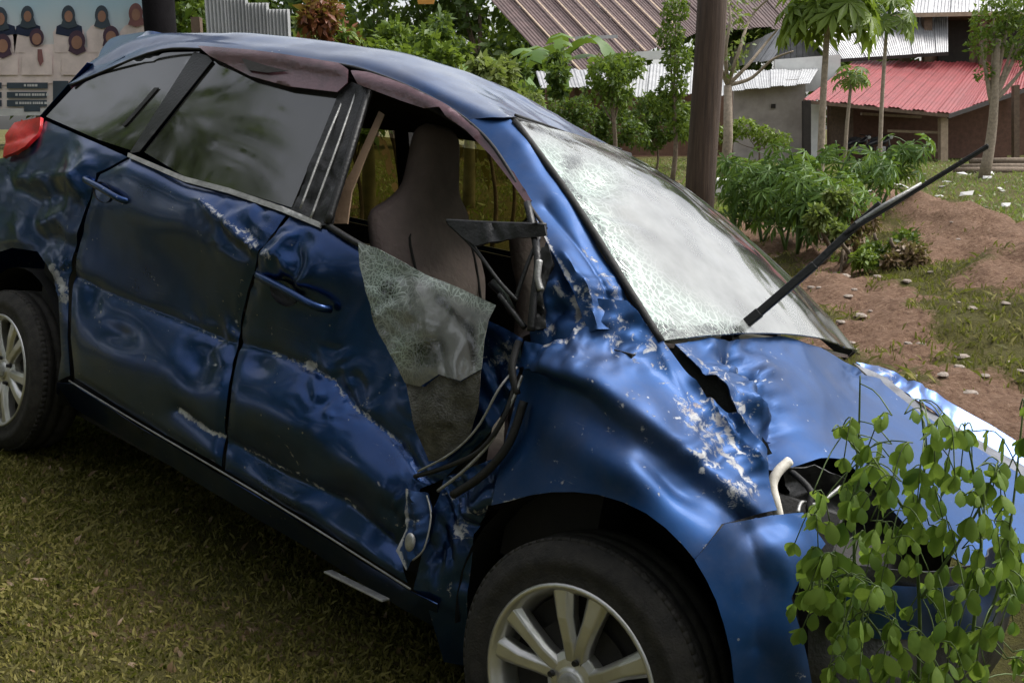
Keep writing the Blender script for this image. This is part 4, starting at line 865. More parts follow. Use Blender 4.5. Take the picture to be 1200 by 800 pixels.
def polemat():
    m, n, b = newmat('pole_wood'); tc = N(n, 'ShaderNodeTexCoord'); mp = N(n, 'ShaderNodeMapping'); mp.inputs['Scale'].default_value = (14, 14, 0.7)
    n.links.new(tc.outputs['Object'], mp.inputs[0]); nz = N(n, 'ShaderNodeTexNoise', Scale=2.5, Detail=8.0, Roughness=0.7); n.links.new(mp.outputs[0], nz.inputs['Vector'])
    r = ramp(n, nz.outputs['Fac'], [(0.3, (0.032, 0.020, 0.014)), (0.55, (0.075, 0.048, 0.033)), (0.75, (0.13, 0.09, 0.062))]); n.links.new(r.outputs[0], b.inputs['Base Color']); b.inputs['Roughness'].default_value = .85
    bp = N(n, 'ShaderNodeBump', Strength=0.6, Distance=0.02); n.links.new(nz.outputs['Fac'], bp.inputs['Height']); n.links.new(bp.outputs[0], b.inputs['Normal'])
polemat()
def sheet_roof(parent, A, B, C, D, n, mat, part='roof_sheet', ribs=6, jitter=.03, th=.03):
    """roof plane with ridge A-B and eave D-C laid from n overlapping ribbed sheets, each its own part"""
    A, B, C, D = [np.array(p, float) for p in (A, B, C, D)]; nn = np.cross(B - A, D - A); nn /= np.linalg.norm(nn)
    if nn[2] < 0: nn = -nn
    for k in range(n):
        t0, t1 = k / n, (k + 1) / n + .04 / n; dz = nn * (th * (k % 2) * .5 + rnd.uniform(-.2, .2) * jitter); ext = rnd.uniform(-1, 1) * jitter * 2
        V = []; m = ribs * 4
        for j in range(m + 1):
            t = t0 + (t1 - t0) * j / m; h = nn * (.32 * th * (1 if j % 4 in (1, 2) else 0)) + dz
            a = A + (B - A) * t; d = D + (C - D) * t; d = d + (d - a) / np.linalg.norm(d - a) * ext; V += [a + h, d + h]
        V = np.array(V); low = V - nn * .01
        Fc = [(2 * j, 2 * j + 1, 2 * j + 3, 2 * j + 2) for j in range(m)]; q = len(V)
        Fc += [(2 * j + q, 2 * j + 2 + q, 2 * j + 3 + q, 2 * j + 1 + q) for j in range(m)] + [(2 * j + 1, 2 * j + 1 + q, 2 * j + 3 + q, 2 * j + 3) for j in range(m)]
        MB().add(list(V) + list(low), Fc).build(part, mat, parent)
def quadslab(parent, name, pts, mat, th=.12):
    P = [np.array(p, float) for p in pts]; n = np.cross(P[1] - P[0], P[3] - P[0]); n /= np.linalg.norm(n)
    if n[1] < 0: n = -n
    Q = [p + n * th for p in P]; return MB().add(P + Q, [(0, 1, 2, 3), (7, 6, 5, 4), (0, 4, 5, 1), (1, 5, 6, 2), (2, 6, 7, 3), (3, 7, 4, 0)]).build(name, mat, parent)
def upright(parent, name, px, y0, y1, Y, wd, mat, lean=0):
    a, b = at(px, y1, Y), at(px + lean, y0, Y); return MB().bar(a, b, wd, wd, (0, 1, 0)).build(name, mat, parent)

# house with the rusty roof
h = empty('rusty_roof_house'); tag(h, 'low house with rusty brown sheet roof behind the banana plants', 'house')
sheet_roof(h, at(575, 0, 47), at(700, -75, 57), at(815, 38, 46), at(668, 104, 38), 9, 'rust_roof', th=.10, jitter=.06)
sheet_roof(h, at(700, -75, 57), at(900, -80, 58), at(990, 30, 48), at(815, 38, 46), 8, 'rust_roof', th=.10, jitter=.06)
for k in range(1, 9):
    u = k / 9; a = at(575, 0, 47) * (1 - u) + at(700, -75, 57) * u; d = at(668, 104, 38) * (1 - u) + at(815, 38, 46) * u; up = np.array([0, -.1, .16])
    MB().bar(a + up, d + up, .09, .03, (0, 0, 1)).build('roof_batten', 'timber_pale', h)
quadslab(h, 'ridge_flashing', [at(674, 43, 41.5), at(724, 41, 41.5), at(724, 45, 41.5), at(674, 47, 41.5)], 'zinc_pale', .06)
quadslab(h, 'wall', [at(640, 100, 42), at(870, 100, 46), at(870, 190, 46), at(640, 190, 42)], 'brick_brown')
# lean-to with pale sheets
h = empty('lean_to'); tag(h, 'brown walled lean-to with pale zinc awning under the rusty roof', 'shed')
sheet_roof(h, at(628, 84, 35.5), at(744, 80, 36), at(752, 105, 34), at(634, 104, 33.5), 5, 'zinc', th=.08, jitter=.02)
quadslab(h, 'wall', [at(640, 100, 36), at(748, 98, 36), at(748, 180, 36), at(640, 180, 36)], 'brick_brown')
for px in (661, 676): upright(h, 'post', px, 100, 172, 34.5, .16, 'timber')
h = empty('zinc_shed'); tag(h, 'small shed with pale zinc roof and white fascia beside the wooden pole', 'shed')
sheet_roof(h, at(740, 78, 33), at(850, 74, 33), at(850, 112, 31), at(735, 114, 31), 5, 'zinc_pale', th=.08, jitter=.02)
quadslab(h, 'fascia', [at(741, 61, 34), at(806, 58, 34), at(806, 68, 34), at(741, 71, 34)], 'white_paint')
quadslab(h, 'wall', [at(738, 108, 33.5), at(850, 108, 33.5), at(850, 182, 33.5), at(738, 182, 33.5)], 'brick_brown')
# grey rendered house, awning and boarded gable
h = empty('grey_house'); tag(h, 'grey rendered house with pale zinc awning and boarded gable', 'house')
quadslab(h, 'wall', [at(860, 98, 40), at(944, 92, 40), at(944, 190, 40), at(860, 190, 40)], 'render_grey', .2)
quadslab(h, 'wall', [at(908, 70, 42), at(985, 64, 42), at(985, 105, 42), at(908, 110, 42)], 'white_paint', .2)
sheet_roof(h, at(846, 84, 41.5), at(958, 82, 42), at(948, 99, 39), at(858, 107, 39), 6, 'zinc_pale', th=.07, jitter=.02)
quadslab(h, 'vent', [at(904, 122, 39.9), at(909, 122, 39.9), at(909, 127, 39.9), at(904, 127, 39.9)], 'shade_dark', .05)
for k in range(9):
    x0 = 905 + k * 7.2; x1 = x0 + 6.6; pk = 932
    yt = lambda x: 36 + abs(x - pk) * (1.15 if x < pk else .95)
    quadslab(h, 'gable_board', [at(x0, yt(x0), 44), at(x1, yt(x1), 44), at(x1, 72, 44), at(x0, 72, 44)], 'board_grey', .05 + .03 * (k % 2))
sheet_roof(h, at(934, 26, 44), at(1110, 8, 46), at(1110, 62, 43), at(973, 71, 42.5), 10, 'zinc', th=.07, jitter=.02)
sheet_roof(h, at(934, 26, 44), at(862, 58, 47), at(850, 80, 49), at(905, 70, 43.6), 4, 'zinc', th=.07, jitter=.02)
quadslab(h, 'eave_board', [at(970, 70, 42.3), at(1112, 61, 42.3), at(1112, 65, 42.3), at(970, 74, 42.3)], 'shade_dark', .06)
# pink roofed house far behind
h = empty('pink_roof_house'); tag(h, 'distant house with pink roof above the bare tree', 'house')
sheet_roof(h, at(850, -6, 62), at(935, -10, 62), at(945, 14, 58), at(845, 18, 58), 6, 'pink_roof', th=.1)
quadslab(h, 'wall', [at(852, 10, 60), at(940, 10, 60), at(940, 60, 60), at(852, 60, 60)], 'render_grey')
# two-storey timber house at the right
h = empty('timber_house'); tag(h, 'dark timber house with open upper floor beyond the red roof', 'house')
sheet_roof(h, at(1050, -30, 48), at(1230, -40, 48), at(1235, 14, 44), at(1040, 20, 44), 8, 'zinc', th=.08)
quadslab(h, 'wall', [at(1090, 12, 46), at(1240, 10, 46), at(1240, 190, 46), at(1090, 190, 46)], 'brick_brown')
quadslab(h, 'opening', [at(1100, 24, 45.8), at(1136, 24, 45.8), at(1136, 76, 45.8), at(1100, 76, 45.8)], 'shade_dark')  # dark slabs here paint in the shade of the open rooms
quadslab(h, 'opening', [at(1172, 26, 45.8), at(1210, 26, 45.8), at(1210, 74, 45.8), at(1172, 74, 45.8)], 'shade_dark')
quadslab(h, 'eave_board', [at(1040, 16, 43.9), at(1236, 12, 43.9), at(1236, 17, 43.9), at(1040, 21, 43.9)], 'timber_pale', .08)
for px in (1060, 1086, 1150): upright(h, 'post', px, 18, 80, 44.5, .35, 'timber')
quadslab(h, 'white_panel', [at(1060, 26, 45), at(1080, 26, 45), at(1080, 66, 45), at(1060, 66, 45)], 'zinc_pale', .05)
# red roofed open shed
h = empty('red_roof_shed'); tag(h, 'open timber shed with red corrugated roof', 'shed')
sheet_roof(h, at(1000, 72, 43), at(1158, 74, 45), at(1112, 134, 37), at(941, 117, 38), 12, 'red_roof', ribs=3, th=.09, jitter=.015)
sheet_roof(h, at(1158, 74, 45), at(1230, 62, 48), at(1235, 92, 42), at(1112, 134, 37), 5, 'red_roof', th=.07, jitter=.015)
quadslab(h, 'fascia', [at(941, 117, 37.9), at(1112, 134, 36.9), at(1112, 138, 36.9), at(941, 121, 37.9)], 'timber', .08)
quadslab(h, 'fascia', [at(1112, 134, 36.9), at(1235, 93, 41.9), at(1235, 97, 41.9), at(1112, 139, 36.9)], 'shade_dark', .08)
quadslab(h, 'back_wall', [at(970, 112, 43), at(1180, 90, 43), at(1180, 190, 43), at(970, 190, 43)], 'brick_brown')
quadslab(h, 'side_wall', [at(974, 118, 39.5), at(1000, 120, 40.5), at(1000, 190, 40.5), at(974, 190, 39.5)], 'timber')
quadslab(h, 'white_board', [at(950, 121, 39.2), at(964, 122, 39.2), at(964, 186, 39.2), at(950, 186, 39.2)], 'white_paint', .05)
for px, wd, mt in ((945, .28, 'shade_dark'), (1105, .28, 'timber_pale'), (1190, .22, 'timber')): upright(h, 'post', px, 118 if px < 1100 else (138 if px < 1150 else 100), 192, 37.6 if px < 1150 else 38.5, wd, mt)
for y0 in (152, 173): quadslab(h, 'rail', [at(1040, y0, 39), at(1102, y0 + 2, 38), at(1102, y0 + 5, 38), at(1040, y0 + 3, 39)], 'timber_pale', .06)
quadslab(h, 'bench', [at(1045, 178, 38.5), at(1100, 178, 38), at(1100, 183, 38), at(1045, 183, 38.5)], 'timber', .4)
quadslab(h, 'shelf', [at(1010, 132, 42.5), at(1080, 136, 42.5), at(1080, 139, 42.5), at(1010, 135, 42.5)], 'timber_pale', .2)
# motorcycles parked in the shed
simple('bike_dark', (0.018, 0.018, 0.022), 0.35, var=0.3); simple('lens', (0.8, 0.82, 0.8), 0.15, var=0.05)
def motorcycle(px, Y, label):
    b = onground(px, Y); t = empty('motorcycle', b, .5)
    for dx, nm in ((-.62, 'wheel'), (.62, 'wheel')):
        MB().tube([(dx + .29 * math.cos(a), 0, .30 + .29 * math.sin(a)) for a in np.linspace(0, 2 * math.pi, 21)], .05, 6, False).build(nm, 'tyre', t, True)
    MB().tube(catmull([(-.75, 0, .62), (-.35, 0, .78), (0, 0, .74), (.25, 0, .80), (.45, 0, .92)], 14), [.05, .09, .12, .13, .13, .12, .11, .11, .12, .12, .11, .10, .08, .06], 10).build('body', 'bike_dark', t, True)
    MB().tube([(.62, 0, .30), (.48, 0, .75), (.42, 0, 1.0)], .035, 6).build('fork', 'silver_dirty', t, True)
    MB().tube([(.36, -.33, 1.06), (.44, 0, 1.0), (.36, .33, 1.06)], .018, 6).build('handlebar', 'bike_dark', t, True)
    MB().box((.05, 0, .45), (.35, .22, .28)).build('engine', 'silver_dirty', t, bevel=.04)
    MB().lathe([(0, -.04), (.07, -.03), (.085, .02), (.05, .08)], 14, c=(.52, -.06, .93)).build('headlamp', 'lens', t, True)
    MB().tube([(-.55, .0, .86), (-.2, 0, .86), (.1, 0, .84)], [.06, .11, .08], 8).build('saddle', 'black_rubber', t, True)
    tag(t, label, 'motorcycle')
motorcycle(1008, 39.0, 'dark motorcycle in the red roofed shed beside its white board')
motorcycle(1034, 38.6, 'dark motorcycle in the red roofed shed beside its timber bench')

# wooden pole, dark post and pale corrugated fence
b = onground(824, 9.0); t = MB().tube([(-.02, 0, -.2), (.0, .0, 1), (.03, 0, 2.2), (.05, 0, 4.5)], [.150, .140, .136, .130], 20).build('wooden_pole', 'pole_wood', None, True); t.location = tuple(b)
tag(t, 'brown weathered wooden utility pole behind the windshield', 'pole')
b = onground(197, 6.4); t = MB().tube([(0, 0, -.2), (0, 0, 1.6), (0, 0, 3.6)], [.104, .102, .100], 18).build('steel_post', 'pole_dark', None, True); t.location = tuple(b)
tag(t, 'black post at the right edge of the printed banner', 'post')
fn = empty('corrugated_fence', onground(290, 10)); tag(fn, 'pale corrugated zinc fence between black post and banana plants', 'fence')
fx = [at(p, 60, 10)[0] - fn.location.x for p in (243, 268, 292, 316, 340)]
for k in range(4):
    V = []; m = 24
    for j in range(m + 1):
        x = fx[k] + (fx[k + 1] - fx[k] + .01) * j / m; y = .018 * math.cos(j * math.pi / 2) + .004 * k
        V += [(x, y, -.1), (x, y, 2.75 - .06 * k)]
    q = len(V); V2 = [(a, bb + .003, c) for a, bb, c in V]
    MB().add(V + V2, [(2 * j, 2 * j + 2, 2 * j + 3, 2 * j + 1) for j in range(m)] + [(2 * j + q, 2 * j + 1 + q, 2 * j + 3 + q, 2 * j + 2 + q) for j in range(m)] + [(2 * j + 1, 2 * j + 3, 2 * j + 3 + q, 2 * j + 1 + q) for j in range(m)]).build('corrugated_sheet', 'zinc_pale', fn)
MB().box((.45, .07, 2.1), (1.1, .05, .08)).build('rail', 'timber', fn)
MB().box((fx[0] - .12, .1, 1.2), (.09, .09, 2.6)).build('post', 'timber', fn)

# printed banner with a row of people
def printmat():
    m, n, b = newmat('banner_print'); tc = N(n, 'ShaderNodeTexCoord'); sx = N(n, 'ShaderNodeSeparateXYZ'); n.links.new(tc.outputs['Object'], sx.inputs[0])
    nz = N(n, 'ShaderNodeTexNoise', Scale=1.4, Detail=3.0); n.links.new(tc.outputs['Object'], nz.inputs['Vector'])
    f = mathn(n, 'ADD', mathn(n, 'MULTIPLY', sx.outputs['Z'], 1.0), mathn(n, 'MULTIPLY', mathn(n, 'SUBTRACT', nz.outputs['Fac'], .5), .5))
    r = ramp(n, f, [(0.0, (0.80, 0.74, 0.72)), (0.30, (0.84, 0.68, 0.62)), (0.55, (0.70, 0.72, 0.73)), (0.8, (0.46, 0.64, 0.74))])
    n.links.new(r.outputs[0], b.inputs['Base Color']); b.inputs['Roughness'].default_value = .5
printmat()
for nm, c in (('print_navy', (0.018, 0.028, 0.07)), ('print_skin', (0.36, 0.19, 0.13)), ('print_plum', (0.085, 0.045, 0.075)), ('print_white', (0.84, 0.70, 0.66)), ('print_slate', (0.055, 0.075, 0.10)), ('print_light', (0.62, 0.62, 0.62)), ('print_rose', (0.25, 0.11, 0.11))): simple(nm, c, .5, var=.2, scale=9, bump=0)
BY = 6.7
o0 = at(92, 140, BY); bn = empty('printed_banner', o0); tag(bn, 'printed banner showing two rows of people in headscarves', 'banner')
def L(px, py, k=0): p = at(px, py, BY - .004 - .0025 * k); return p - o0
def Lc(px, py): p = at(px, py, BY); return p - o0
q = [Lc(-170, 139), Lc(186, 132), Lc(186, -160), Lc(-170, -160)]
MB().add(q + [p + np.array([0, .03, 0]) for p in q], [(0, 1, 2, 3), (7, 6, 5, 4), (0, 4, 5, 1), (1, 5, 6, 2), (2, 6, 7, 3), (3, 7, 4, 0)]).build('banner_sheet', 'banner_print', bn)
def ell(name, cx, cy, rx, ry, mat, k, cut=None, ang=0):
    P = [L(cx + rx * math.cos(a) * math.cos(ang) - ry * math.sin(a) * math.sin(ang), cy + ry * math.sin(a) * math.cos(ang) + rx * math.cos(a) * math.sin(ang), k) for a in np.linspace(0, 2 * math.pi, 21)[:-1]]
    MB().add(P, [tuple(range(20))[::-1]]).build(name, mat, bn)
def poly(name, pts, mat, k): MB().add([L(x, y, k) for x, y in pts], [tuple(range(len(pts)))]).build(name, mat, bn)
poly('printed_table', [(-60, 100), (-60, 60), (60, 52), (125, 58), (128, 86), (90, 95), (40, 100)], 'print_white', 1)
poly('printed_border', [(-170, 139), (-170, 130), (60, 127), (60, 135)], 'print_light', 3)
for cx, cy, sc, shirt in ((-42, 20, 1.0, 'print_navy'), (0, 22, 1.15, 'print_navy'), (32, 19, 1.0, 'print_navy'), (80, 19, 1.05, 'print_navy'), (119, 19, 1.05, 'print_white'), (159, 17, 1.1, 'print_white')):
    poly('printed_figure', [(cx - 15 * sc, 62), (cx - 17 * sc, 38), (cx - 12 * sc, 31), (cx - 5, 27), (cx + 6, 27), (cx + 13 * sc, 31), (cx + 18 * sc, 38), (cx + 15 * sc, 62)], shirt if shirt == 'print_white' else 'print_white', 2)
    if shirt == 'print_navy': poly('printed_figure', [(cx - 14 * sc, 40), (cx - 13 * sc, 31), (cx - 5, 27), (cx + 6, 27), (cx + 15 * sc, 31), (cx + 16 * sc, 40), (cx, 43)], 'print_navy', 3)
    ell('printed_scarf', cx, cy - 1, 7.5 * sc, 11 * sc, 'print_slate' if cx < 150 else 'print_rose', 4); poly('printed_scarf', [(cx - 6, cy + 3), (cx + 7, cy + 1), (cx + 11, cy + 12), (cx, cy + 15), (cx - 9, cy + 12)], 'print_slate' if cx < 150 else 'print_rose', 5)
    ell('printed_face', cx + .3, cy + .5, 4.6 * sc, 6.4 * sc, 'print_skin', 6)
for cx, cy, sc, mt in ((3, 52, 1.1, 'print_plum'), (43, 44, .95, 'print_plum'), (90, 48, 1.1, 'print_plum'), (130, 42, 1.05, 'print_plum')):
    poly('printed_figure', [(cx - 18, 88), (cx - 17, 66), (cx - 8, cy + 12), (cx + 9, cy + 12), (cx + 18, 66), (cx + 18, 88)], 'print_white', 5)
    ell('printed_scarf', cx, cy, 9 * sc, 11 * sc, mt, 7)
    if cx != 43: poly('printed_scarf', [(cx - 8, cy + 4), (cx + 8, cy + 4), (cx + 11, cy + 12), (cx, cy + 17), (cx - 10, cy + 12)], mt, 8)
    else: poly('printed_tie', [(44, 58), (49, 58), (51, 72), (47, 78), (44, 70)], 'print_rose', 8)
    ell('printed_face', cx, cy + 2, 5.8 * sc, 7.2 * sc, 'print_skin', 9)
for x0, x1, y0, y1 in ((8, 56, 97, 104), (8, 55, 108, 115), (8, 55, 117.5, 125), (28, 47, 125, 131), (-60, 2, 97, 104), (-60, 2, 108, 115), (-60, 2, 117.5, 125), (62, 80, 95, 122)):
    poly('printed_plate', [(x0, y0), (x1, y0), (x1, y1), (x0, y1)], 'print_slate', 4)
for x0, x1, y in ((28, 43, 100.3), (18, 54, 111.2), (18, 57, 121), (-40, -10, 100.3), (-50, -8, 111.2)):
    k = 0; x = x0
    while x < x1: wd = rnd.uniform(1.6, 3.2); poly('printed_letter', [(x, y - 1.5), (x + wd, y - 1.5), (x + wd, y + 1.3), (x, y + 1.3)], 'print_light', 5); x += wd + (.5 if k % 5 else 1.6); k += 1

# ------------------------------------------------------------------ plants behind
def banana(px, Y, hgt, nl, label, dry=2, seed=0):
    r = random.Random(seed); b = onground(px, Y); t = empty('banana_plant', b); tag(t, label, 'banana plant', 'banana plants behind the car')
    MB().tube(catmull([(0, 0, -.1), (.03, .02, hgt * .3), (.0, .0, hgt * .62)], 8), np.linspace(.13, .07, 8), 10).build('stem', 'banana_stem', t, True)
    for k in range(nl + dry):
        a = 2 * math.pi * k / (nl) * 1.0 + r.uniform(-.4, .4); isd = k >= nl; Lf = hgt * r.uniform(.55, .75); up = r.uniform(.6, 1.35) if not isd else -.6; d = np.array([math.cos(a), math.sin(a), 0]); s = np.array([-math.sin(a), math.cos(a), 0]); m = 26
        V = []; z0 = hgt * .6; wmax = Lf * .105
        for j in range(m + 1):
            u = j / m; p = d * (Lf * (.95 * u - .25 * u * u) * (1 if not isd else .35)) + np.array([0, 0, z0 + Lf * (up * u - (up + .35) * u ** 2.1) if not isd else z0 + .1 - Lf * .8 * u])
            wd = wmax * max(.04, math.sin(math.pi * min(1, .1 + .92 * u)) ** .7) * (1 + .25 * r.uniform(-1, 1)) * (.5 if isd else 1); V += [p - s * wd + np.array([0, 0, -.35 * wd]), p, p + s * wd + np.array([0, 0, -.35 * wd])]
        Fc = []
        for j in range(m):
            if r.random() > .24: Fc.append((3 * j, 3 * j + 1, 3 * j + 4, 3 * j + 3))
            if r.random() > .24: Fc.append((3 * j + 1, 3 * j + 2, 3 * j + 5, 3 * j + 4))
        MB().add(V, Fc).build('leaf', 'leaf_dry' if isd else 'leaf_banana', t, True)
banana(356, 13, 3.0, 8, 'young banana plant beside the pale corrugated fence', 1, 1)
banana(428, 15, 3.3, 8, 'leafy banana plant behind the car roof beside the red-leaved shrub', 1, 2)
banana(548, 17, 3.4, 8, 'banana plant with hanging dry leaves left of the rusty roof', 4, 3)
banana(598, 26, 2.7, 7, 'banana plant with brown dry trunk in front of the rusty roof', 5, 4)
banana(648, 30, 5.2, 8, 'tall banana plant spreading over the rusty roof', 2, 5)
def shrub(px, Y, top, wd, n, leaf, mat, label, name='shrub', group='shrubs behind the car', bot=150):
    bl = []
    for k in range(9):
        bl.append((px + rnd.uniform(-wd, wd), rnd.uniform(top + wd * .4, bot), wd * rnd.uniform(.35, .6), rnd.uniform(-.5, .5)))
    return tree(name, label, px, Y, bl, n, leaf, mat, .03, 'bark', 'shrub', group, limbs=5)
shrub(382, 11, -8, 34, 1500, .12, 'leaf_red', 'red-leaved shrub rising behind the car roof', group=None, bot=70)
shrub(345, 11.5, 0, 26, 1500, .12, 'leaf_pale', 'yellow-green shrub against the corrugated fence', group=None)
for px, Y, top, wd, mt, lb in ((415, 11, 25, 36, 'leaf_shrub', 'bright green shrub below the red-leaved shrub'), (462, 11.5, 22, 36, 'leaf_shrub', 'bright green shrub between the banana plants'), (500, 10.8, 50, 30, 'leaf_shrub', 'low bright shrub behind the roof crown'), (525, 12, 15, 30, 'leaf_dark', 'dark shrub under the dry banana leaves'), (575, 11, 60, 26, 'leaf_pale', 'yellow-green shrub behind the front of the roof'), (598, 13, 75, 26, 'leaf_pale', 'yellowish shrub below the dry banana trunk'), (632, 14, 60, 24, 'leaf_dark', 'dark shrub left of the lean-to wall')):
    shrub(px, Y, top, wd, 1900, .11, mt, lb)
o = quadslab(None, 'orange_sheet', [at(486, -12, 22), at(512, -12, 22), at(508, 5, 22), at(490, 5, 22)], 'orange_sheet', .05); tag(o, 'orange sheet showing above the banana leaves', 'sheet')
tree('small_tree', 'small round leafy tree in front of the lean-to', 719, 25, [(712, 85, 24, 0), (735, 78, 20, .5), (700, 105, 16, 0), (725, 110, 18, 0)], 1500, .17, 'leaf_shrub', .07)
tree('vine_tree', 'slender vine-covered tree just left of the wooden pole', 790, 24, [(792, 10, 16, 0), (785, 40, 16, 0), (795, 70, 17, 0), (788, 100, 18, 0), (794, 130, 16, 0), (770, 118, 14, 0), (798, 150, 14, 0)], 2200, .14, 'leaf_shrub', .07)
tree('bush', 'dense bush at the foot of the lean-to wall', 700, 27, [(660, 150, 22, 0), (690, 145, 24, 0), (720, 150, 24, 0), (745, 158, 18, 0), (680, 125, 16, 0), (640, 150, 18, 0), (655, 125, 14, 0), (720, 128, 16, 0)], 4200, .14, 'leaf_dark', .04, cat='bush')
tree('bush', 'dense bush between the small tree and the wooden pole', 770, 28, [(752, 140, 20, 0), (775, 150, 20, 0), (765, 165, 14, 0), (800, 150, 18, 0), (760, 120, 14, 0), (782, 128, 16, 0)], 3200, .14, 'leaf_dark', .04, cat='bush')
tree('bush', 'dense bush at the foot of the grey wall', 890, 33, [(872, 150, 14, 0), (895, 158, 14, 0), (915, 165, 12, 0), (850, 158, 14, 0)], 1100, .18, 'leaf_shrub', .04, cat='bush')
# bare branching tree
b0 = onground(852, 22); t = empty('bare_tree', b0); tag(t, 'bare branching tree with few leaves right of the wooden pole', 'tree'); m = MB()
fk = at(853, 100, 22) - b0; m.tube([np.zeros(3), fk * .5 + np.array([.05, 0, 0]), fk], [.13, .11, .09], 8)
for q in ([(875, 78), (900, 48), (912, 34)], [(866, 60), (880, 20), (905, -5)], [(850, 60), (856, 20), (850, -10)], [(880, 92), (905, 70), (930, 60)], [(845, 80), (838, 45), (842, 20)]):
    m.tube(catmull([fk] + [at(x, y, 22 + rnd.uniform(-.4, .4)) - b0 for x, y in q], 12), np.linspace(.055, .018, 12), 6)
m.build('trunk', 'bark_pale', t, True)
leaf_cloud('crown', [tuple(at(x, y, 22)) + (.5,) for x, y in ((848, 20), (862, 50), (860, 5), (845, 70))], 260, .16, 'leaf_pale', t, origin=b0)
# papaya trees
def papaya(px, Y, ctop, rpx, n, label, tr=.085, name='papaya_tree'):
    b = onground(px, Y); t = empty(name, b); tag(t, label, 'papaya tree'); c = at(px + 4, ctop, Y) - b
    MB().tube(catmull([(0, 0, -.1), c * .5 + np.array([-.03, 0, 0]), c], 10), np.linspace(tr, tr * .6, 10), 10).build('trunk', 'bark_pale', t, True)
    Rr = rpx * Y / F_PX; m = MB(); Ms = []
    for k in range(n):
        a = k * 2.4; el = rnd.uniform(-.5, .9); d = np.array([math.cos(a) * math.cos(el), math.sin(a) * math.cos(el), math.sin(el)]); e = c + d * Rr * rnd.uniform(.5, .8)
        m.tube(catmull([c, (c + e) / 2 + np.array([0, 0, .1]), e], 5), .012, 4)
        x = d * .7 + np.array([0, 0, -.75]); x /= np.linalg.norm(x); z = np.array([d[0], d[1], 1.2]); z -= x * (z @ x); z /= np.linalg.norm(z); y = np.cross(z, x)
        Ms.append(np.c_[np.stack([x, y, z], 1) * Rr * rnd.uniform(.34, .50), e])
    m.build('petioles', 'stem_green', t, True); V, Fc = inst(PAPA_V, PAPA_F, np.array(Ms)); link('crown', fast_mesh('crown', V, Fc), 'leaf_shrub', t)
papaya(967, 20, 12, 66, 60, 'tall papaya tree with bare pale trunk before the red shed', .085)
papaya(1036, 24, 20, 40, 30, 'leaning papaya tree rising behind the red roof', .06)
papaya(994, 26, 92, 26, 22, 'short papaya tree in front of the red roof', .06)
# pruned tree at the right
t = tree('pruned_tree', 'pale pruned tree with tufted crown at the right of the shed', 1160, 26, [(1165, 20, 26, 0), (1190, 45, 26, 0), (1150, 50, 18, 0), (1185, 5, 24, 0), (1215, 60, 26, 0), (1155, 85, 12, 0), (1210, 20, 28, 0)], 2600, .15, 'leaf_shrub', .16, 'bark_pale', limbs=7, forkz=.55)
# logs and the rail beside the shed
for k, (x0, x1, y, Y) in enumerate(((1128, 1230, 189, 31), (1138, 1240, 184, 31.5), (1120, 1200, 195, 29))):
    a, b = at(x0, y, Y), at(x1, y - 2, Y + .6); z = gz(a[0], a[1]); a[2] = z + .1 + .18 * (k == 1); b[2] = z + .1 + .18 * (k == 1)
    o = MB().tube([a, (a + b) / 2, b], [.10, .11, .09], 8).build('log', 'bark', None, True); tag(o, ['long bare log at the bottom of the pile by the shed', 'bare log resting on top of the pile by the shed', 'shorter bare log lying in the grass before the log pile'][k], 'log', 'logs by the shed')
# cassava plants beyond the car
def cassava(px, Y, hgt, label, nst=4, leaves=46, seed=0):
    r = np.random.default_rng(seed); b = onground(px, Y); t = empty('cassava_plant', b); tag(t, label, 'cassava plant', 'cassava plants beyond the car'); m = MB(); Ms = []
    for s in range(nst):
        a = r.uniform(0, 6.28); top = np.array([math.cos(a) * hgt * .35, math.sin(a) * hgt * .25, hgt * r.uniform(.7, 1.0)]); path = catmull([(0, 0, 0), top * .5 + np.array([0, 0, .1]), top], 8); m.tube(path, np.linspace(.018, .008, 8), 5)
        for k in range(leaves // nst):
            u = r.uniform(.3, 1); p = path[int(u * 7)]; az = r.uniform(0, 6.28); d = np.array([math.cos(az), math.sin(az), r.uniform(-.1, .5)]); e = p + d * r.uniform(.12, .30)
            m.tube([p, (p + e) / 2 + np.array([0, 0, .02]), e], .004, 4, False)
            x = d * .55 + np.array([0, 0, -r.uniform(.5, 1.2)]); x /= np.linalg.norm(x); z = np.array([d[0], d[1], .9]); z -= x * (z @ x); z /= np.linalg.norm(z); y = np.cross(z, x); Ms.append(np.c_[np.stack([x, y, z], 1) * r.uniform(.13, .22), e])
    m.build('trunk', 'stem_green', t, True); V, Fc = inst(CASS_V, CASS_F, np.array(Ms)); link('crown', fast_mesh('crown', V, Fc), 'leaf_cassava', t)
for k, (px, Y, hg, lb) in enumerate(((868, 11.5, 1.05, 'cassava plant next to the wooden pole'), (902, 11.0, 1.0, 'cassava plant second from the wooden pole'), (930, 10.2, 1.10, 'cassava plant in the middle of the clump above the soil bank'), (958, 10.4, 1.25, 'cassava plant left of the papaya trunk'), (945, 9.6, .85, 'low cassava plant hanging over the soil bank'), (1000, 11.0, 1.15, 'cassava plant right of the papaya trunk'), (1040, 12.0, 1.05, 'cassava plant beside the soil mound'), (985, 9.4, .75, 'short cassava plant at the foot of the papaya'))):
    cassava(px, Y, hg, lb, 4, 64, 100 + k)
